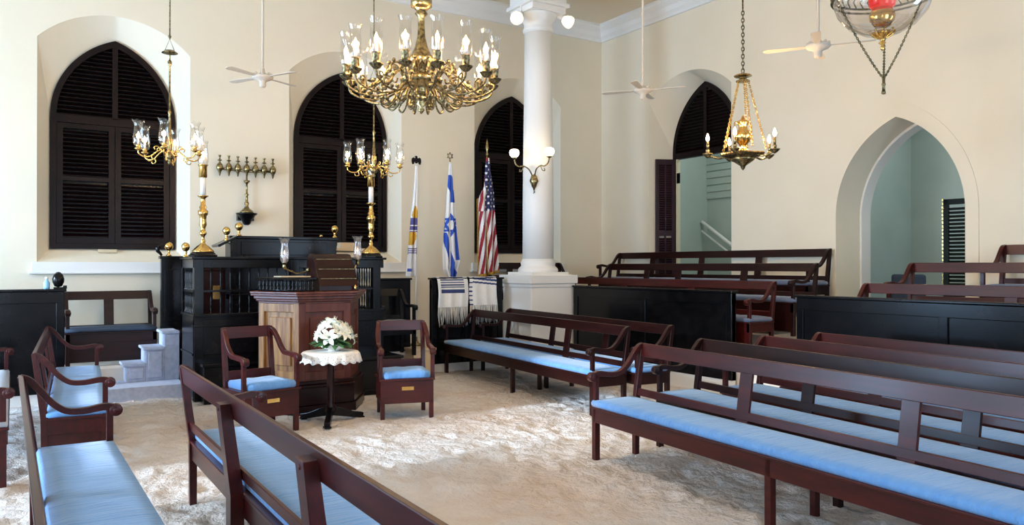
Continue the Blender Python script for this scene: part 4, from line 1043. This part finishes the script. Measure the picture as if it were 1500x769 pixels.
# ------------------------------------------------------------------ six-light chandeliers with tulip glasses
def small_ch(x, y, label, rot0):
    t = thing('chandelier', label, 'chandelier', (x, y, 0), 0, 'six-light brass chandeliers over the enclosure')
    mb = MB(); mb.lathe([(.0001, 2.80), (.015, 2.81), (.022, 2.835), (.010, 2.85), (.035, 2.87), (.05, 2.90), (.045, 2.925), (.02, 2.95), (.028, 2.98), (.034, 3.02), (.022, 3.12), (.014, 3.25), (.012, 3.38), (.022, 3.40), (.010, 3.43), (.009, 3.92), (.020, 3.95), (.024, 3.98), (.012, 4.0)], n=18)
    mb.build('stem', old_brass, t)
    mb = MB(); mb.lathe([(.0001, 4.12), (.05, 4.11), (.085, 4.085), (.088, 4.08), (.05, 4.10)], n=20); mb.tube([(0, 0, 3.99), (0, 0, 4.12)], .008, 6); mb.tube([(-.05, 0, 4.11), (0, 0, 4.24), (.05, 0, 4.11)], .004, 6); mb.build('smoke_bell', old_brass, t)
    mb = MB(); mb.tube([(0, 0, 4.24), (0, 0, ZC - .02)], .008, 8); mb.ball((0, 0, 4.27), .018); mb.ball((0, 0, 4.72), .018); mb.lathe([(.0001, ZC - .05), (.05, ZC - .04), (.07, ZC - .005)], n=16); mb.build('hanging_rod', bronze, t)
    pa = None
    for k in range(6):
        a = rot0 + 2 * PI * k / 6
        if pa is None:
            m_ = MB(); m_.tube(cr([(.03, 0, 2.92), (.09, 0, 2.96), (.15, 0, 2.93), (.21, 0, 2.88), (.28, 0, 2.87), (.335, 0, 2.90), (.34, 0, 2.95)]), .0085, 6)
            m_.tube(cr([(.10, 0, 2.955), (.13, 0, 3.0), (.17, 0, 2.99), (.16, 0, 2.96)]), .006, 6); m_.tube(cr([(.20, 0, 2.885), (.19, 0, 2.84), (.23, 0, 2.825), (.245, 0, 2.85)]), .006, 6)
            m_.lathe([(.008, 2.93), (.03, 2.945), (.045, 2.955), (.022, 2.96), (.026, 2.99), (.03, 3.0), (.0001, 3.0)], .34, 0, 0, 12); pa = m_.build('arm', brass, t)
            MB().lathe([(.012, 3.0), (.012, 3.07), (.0001, 3.072)], .34, 0, 0, 10).build('candle', candle_m, pa)
            m_ = MB(); m_.shell(scaled(HURR, 1.08, 1.05), .34, 0, 2.985, 22, 6, .06); m_.build('glass_shade', glass, pa)
            m_ = MB(); flame(m_, .34, 0, 3.07, 1.1); m_.build('flame_bulb', flame_m, pa)
            pa.rotation_euler.z = a
        else:
            c = copy_tree(pa, t); c.rotation_euler.z = a
        if k % 2 == 0: lamp(x + .34 * math.cos(a), y + .34 * math.sin(a), 3.11, 7)
    return t
small_ch(1.50, 9.60, 'six-light brass chandelier with glass tulips in front of the left window', .2)
small_ch(3.99, 9.60, 'six-light brass chandelier with glass tulips in front of the second window', .65)
# ------------------------------------------------------------------ gilt chandelier on flaring chains
QX, QY = 6.90, 5.96
t = thing('chandelier', 'gilt chandelier with bare candle bulbs on flaring chains at the right', 'chandelier', (QX, QY, 0))
mb = MB(); mb.lathe([(.0001, 3.82), (.03, 3.81), (.095, 3.79), (.10, 3.775), (.05, 3.765), (.035, 3.74), (.075, 3.73), (.078, 3.715), (.0001, 3.71)], n=8, smooth=False); mb.build('crown', old_brass, t)
mb = MB(); mb.chain((0, 0, 3.82), (0, 0, 4.55), .055, .006); mb.tube([(0, 0, 4.54), (0, 0, ZC - .02)], .009, 8); mb.lathe([(.0001, ZC - .05), (.05, ZC - .04), (.07, ZC - .005)], n=16); mb.build('hanging_chain', bronze, t)
for k in range(5):
    a = 2 * PI * k / 5 + .5; m_ = MB(); m_.chain((.06 * math.cos(a), .06 * math.sin(a), 3.72), (.25 * math.cos(a), .25 * math.sin(a), 2.96), .035, .0045); m_.build('chain', brass, t)
mb = MB(); mb.lathe([(.0001, 2.72), (.012, 2.73), (.022, 2.75), (.01, 2.77), (.05, 2.79), (.11, 2.82), (.13, 2.85), (.24, 2.88), (.255, 2.90), (.24, 2.915), (.12, 2.92), (.05, 2.93)], n=5, smooth=False); mb.lathe([(.0001, 2.72), (.02, 2.74), (.03, 2.77), (.12, 2.83), (.14, 2.86)], n=20); mb.build('dish', old_brass, t)
mb = MB(); mb.lathe([(.05, 2.92), (.05, 2.95), (.03, 2.98), (.045, 3.01), (.085, 3.05), (.10, 3.10), (.095, 3.14), (.05, 3.18), (.045, 3.22), (.07, 3.25), (.065, 3.27), (.03, 3.29), (.012, 3.33), (.0001, 3.34)], n=20)
for s in (-1, 1): mb.tube(cr([(s * .07, 0, 3.24), (s * .13, 0, 3.25), (s * .14, 0, 3.16), (s * .095, 0, 3.10)]), .008, 6)
mb.build('urn', brass, t)
for k in range(5):
    a = 2 * PI * k / 5 + 1.12; m_ = MB(); M = Matrix.Rotation(a, 4, 'Z')
    m_.tube([M @ p for p in cr([(.18, 0, 2.88), (.26, 0, 2.86), (.33, 0, 2.88), (.385, 0, 2.90)])], .012, 8)
    m_.lathe([(.008, 2.87), (.03, 2.885), (.055, 2.91), (.058, 2.92), (.02, 2.925), (.022, 2.95), (.026, 2.96), (.0001, 2.96)], .385, 0, 0, 14, M=M); ar = m_.build('arm', old_brass, t)
    MB().lathe([(.015, 2.96), (.015, 3.06), (.0001, 3.062)], .385, 0, 0, 10, M=M).build('candle', old_brass, ar)
    m_ = MB(); m_.lathe([(.0001, 3.055), (.017, 3.07), (.021, 3.09), (.014, 3.12), (.005, 3.145), (.0001, 3.15)], .385, 0, 0, 12, M=M); m_.build('flame_bulb', flame_m, ar)
    lamp(QX + .385 * math.cos(a), QY + .385 * math.sin(a), 3.10, 40)
# ------------------------------------------------------------------ hanging glass oil lamp (near, top right)
GX, GY, GZ = 3.97, 2.47, 2.90
t = thing('hanging_oil_lamp', 'clear glass bowl lamp with brass fittings hanging at the top right', 'hanging lamp', (GX, GY, GZ))
m_ = MB(); m_.shell([(.02, .0), (.10, .015), (.17, .055), (.225, .12), (.25, .19), (.25, .25), (.225, .32), (.18, .38), (.16, .42)], n=40); m_.build('glass_bowl', bowl_glass, t)
m_ = MB(); m_.lathe([(.0001, -.085), (.006, -.08), (.012, -.065), (.005, -.055), (.020, -.04), (.007, -.03), (.014, -.02), (.035, .0), (.05, .015), (.045, .02), (.0001, .02)], n=16, lobes=0); 
for k in range(8):
    a = 2 * PI * k / 8; m_.tube(cr([(.012 * math.cos(a), .012 * math.sin(a), -.015), (.04 * math.cos(a), .04 * math.sin(a), -.005), (.062 * math.cos(a), .062 * math.sin(a), .018), (.058 * math.cos(a), .058 * math.sin(a), .03)]), .005, 5)
m_.build('bottom_finial', brass, t)
m_ = MB(); m_.lathe([(.0001, .045), (.04, .05), (.062, .08), (.066, .11), (.05, .145), (.02, .15)], n=24); m_.build('oil_cup', brass, t)
m_ = MB(); m_.lathe([(.045, .14), (.065, .16), (.072, .22), (.062, .28), (.055, .28), (.05, .15)], n=24); m_.build('inner_red_glass', red_glass, t)
m_ = MB(); m_.lathe([(.0001, .175), (.026, .18), (.030, .20), (.022, .225), (.0001, .235)], n=16); m_.build('flame_bulb', amber, t)
m_ = MB()
for z_ in (.20, .225, .30): m_.tube([(.256 * math.cos(2 * PI * k / 40), .256 * math.sin(2 * PI * k / 40), z_) for k in range(40)], .006, 6, closed=True)
for k in range(40):
    a = 2 * PI * k / 40; b = 2 * PI * (k + .5) / 40; m_.tube([(.256 * math.cos(a), .256 * math.sin(a), .225), (.256 * math.cos(b), .256 * math.sin(b), .262), (.256 * math.cos(a), .256 * math.sin(a), .30)], .004, 5)
m_.build('pierced_band', bronze, t)
m_ = MB()
for k in range(3):
    a = 2 * PI * k / 3 + 2.6; px_, py_ = .27 * math.cos(a), .27 * math.sin(a)
    m_.chain((px_, py_, .24), (.012, 0, -.235), .016, .0028, sag=.03)
m_.tube([(0.012, 0, -.23), (.012, 0, -.30)], .008, 8); m_.ball((.012, 0, -.265), .011, 8); m_.lathe([(.010, -.30), (.012, -.315), (.0001, -.32)], .012, 0, 0, 8)
m_.build('lower_chain', bronze, t)
m_ = MB()
for k in range(3):
    a = 2 * PI * k / 3 + 2.6; m_.chain((.26 * math.cos(a), .26 * math.sin(a), .28), (0, 0, 1.4), .03, .004)
m_.tube([(0, 0, 1.38), (0, 0, ZC - GZ - .01)], .006, 6); m_.build('hanging_chain', bronze, t)
# ------------------------------------------------------------------ column sconce
ang = -2.42
sx, sy = CX + .252 * math.cos(ang), CY + .252 * math.sin(ang)
t = thing('wall_sconce', 'two-armed brass sconce with lit white globes on the column', 'sconce', (sx, sy, 0), ang + PI / 2)
m_ = MB(); m_.lathe([(.0001, 2.87), (.012, 2.875), (.016, 2.90), (.04, 2.93), (.05, 2.97), (.075, 3.02), (.06, 3.06), (.05, 3.10), (.02, 3.12), (.0001, 3.14)], 0, -.01, 0, 16); m_.tube([(0, -.0, 2.86), (0, -.03, 2.82), (.02, -.03, 2.84), (.0, -.03, 2.87)], .006, 6); m_.build('wall_plate', old_brass, t)
for s in (-1, 1):
    m_ = MB(); m_.tube(cr([(s * .02, -.04, 3.10), (s * .06, -.10, 3.20), (s * .14, -.14, 3.25), (s * .21, -.16, 3.24), (s * .27, -.16, 3.29), (s * .29, -.16, 3.37)]), .011, 8)
    m_.tube(cr([(s * .14, -.14, 3.25), (s * .17, -.14, 3.18), (s * .21, -.14, 3.17), (s * .20, -.14, 3.21)]), .008, 6); m_.lathe([(.01, 3.36), (.035, 3.375), (.05, 3.39), (.03, 3.40)], s * .29, -.16, 0, 12); a_ = m_.build('arm', old_brass, t)
    m_ = MB(); m_.lathe([(.025, 3.395), (.055, 3.41), (.075, 3.44), (.080, 3.475), (.070, 3.51), (.045, 3.525)], s * .29, -.16, 0, 20, lobes=0); m_.build('globe', opal_m, a_)
    pass
# ------------------------------------------------------------------ ceiling fans (blades at rest)
def fan(x, y, label, rot):
    t = thing('ceiling_fan', label, 'ceiling fan', (x, y, 0), rot, 'white ceiling fans on long rods')
    m_ = MB(); m_.tube([(0, 0, 4.10), (0, 0, ZC - .02)], .016, 10); m_.lathe([(.0001, ZC - .10), (.05, ZC - .09), (.07, ZC - .01)], n=16); m_.build('rod', fan_m, t)
    m_ = MB(); m_.lathe([(.0001, 3.86), (.03, 3.865), (.042, 3.88), (.040, 3.92), (.05, 3.94), (.11, 3.965), (.13, 3.985), (.125, 4.005), (.06, 4.02), (.03, 4.05), (.022, 4.10), (.0001, 4.13)], n=24)
    for k in range(8):
        a = 2 * PI * k / 8; m_.ball((.105 * math.cos(a), .105 * math.sin(a), 4.02), .018, 8)
    m_.build('motor', fan_m, t)
    for k in range(4):
        M = Matrix.Translation((0, 0, 3.99)) @ Matrix.Rotation(2 * PI * k / 4, 4, 'Z') @ Matrix.Rotation(.14, 4, 'X'); m_ = MB()
        m_.prism([(.10, -.022), (.15, -.024), (.20, -.035), (.52, -.050), (.56, -.02), (.56, .02), (.52, .050), (.20, .035), (.15, .024), (.10, .022)], 'z', -.004, .004, M=M); m_.build('blade', fan_m, t)
fan(2.60, 9.80, 'white ceiling fan on a long rod right of the left window', .5)
fan(7.07, 7.80, 'white ceiling fan on a long rod left of the stair doorway', .62)
fan(7.22, 5.22, 'white ceiling fan on a long rod above the wide arch', .58)

# ------------------------------------------------------------------ light
W = bpy.data.worlds.new('world'); bpy.context.scene.world = W; W.use_nodes = True
W.node_tree.nodes['Background'].inputs['Color'].default_value = (.55, .72, 1, 1); W.node_tree.nodes['Background'].inputs['Strength'].default_value = 1.2
def area(name, loc, rot, sx_, sy_, e, col):
    L = bpy.data.lights.new(name, 'AREA'); L.shape = 'RECTANGLE'; L.size = sx_; L.size_y = sy_; L.energy = e; L.color = col
    o = bpy.data.objects.new(name, L); C.objects.link(o); o.location = loc; o.rotation_euler = rot; return o
# daylight through the openings of the left wall and the front wall behind the viewer
DAY = (.55, .75, 1.0)
area('doorway_daylight', (XL - .45, 6.2, 1.8), (0, -PI / 2, 0), 3.2, 2.4, 480, DAY)
area('window_daylight', (XL - .45, 10.6, 2.4), (0, -PI / 2, 0), 2.8, 1.6, 560, (.42, .67, 1))
for x in (-1.5, 2.9, 7.3): area('window_daylight', (x, YF - .30, 1.75), (PI / 2, 0, 0), 1.8, 2.8, 110, DAY)
# low sun and bright sky reaching in through the left doorway
L = bpy.data.lights.new('sun', 'SUN'); L.energy = 5.0; L.angle = math.radians(6); L.color = (.68, .83, 1)
o = bpy.data.objects.new('sun', L); C.objects.link(o); o.rotation_euler = Vector((-1, -.06, .25)).to_track_quat('Z', 'Y').to_euler()
# lamps of the side rooms
area('stair_daylight', (11.6, 9.6, 5.0), (0, 0, 0), 1.5, 3, 50, (.95, 1, .98))
area('vestibule_daylight', (11.8, 5.6, 4.2), (0, 0, 0), 1.4, 2.4, 26, (.95, 1, .98))

# ------------------------------------------------------------------ camera
cam = bpy.data.cameras.new('camera'); co = bpy.data.objects.new('camera', cam); C.objects.link(co)
cam.sensor_width = 36; cam.lens = 36 * 1140 / 1500; cam.clip_start = .05
yaw, pitch = .5697, .004
co.location = (0, 0, 1.65); co.rotation_euler = (PI / 2 + pitch, 0, -yaw)
sc = bpy.context.scene; sc.camera = co
sc.view_settings.view_transform = 'Standard'; sc.view_settings.look = 'None'; sc.view_settings.gamma = 1
sc.view_settings.exposure = -0.05; sc.view_settings.use_curve_mapping = False
try:
    sc.cycles.use_denoising = True; sc.cycles.max_bounces = 10; sc.cycles.transparent_max_bounces = 24; sc.cycles.use_light_tree = True
    sc.cycles.sample_clamp_indirect = 6; sc.cycles.caustics_reflective = False; sc.cycles.caustics_refractive = False
except Exception: pass
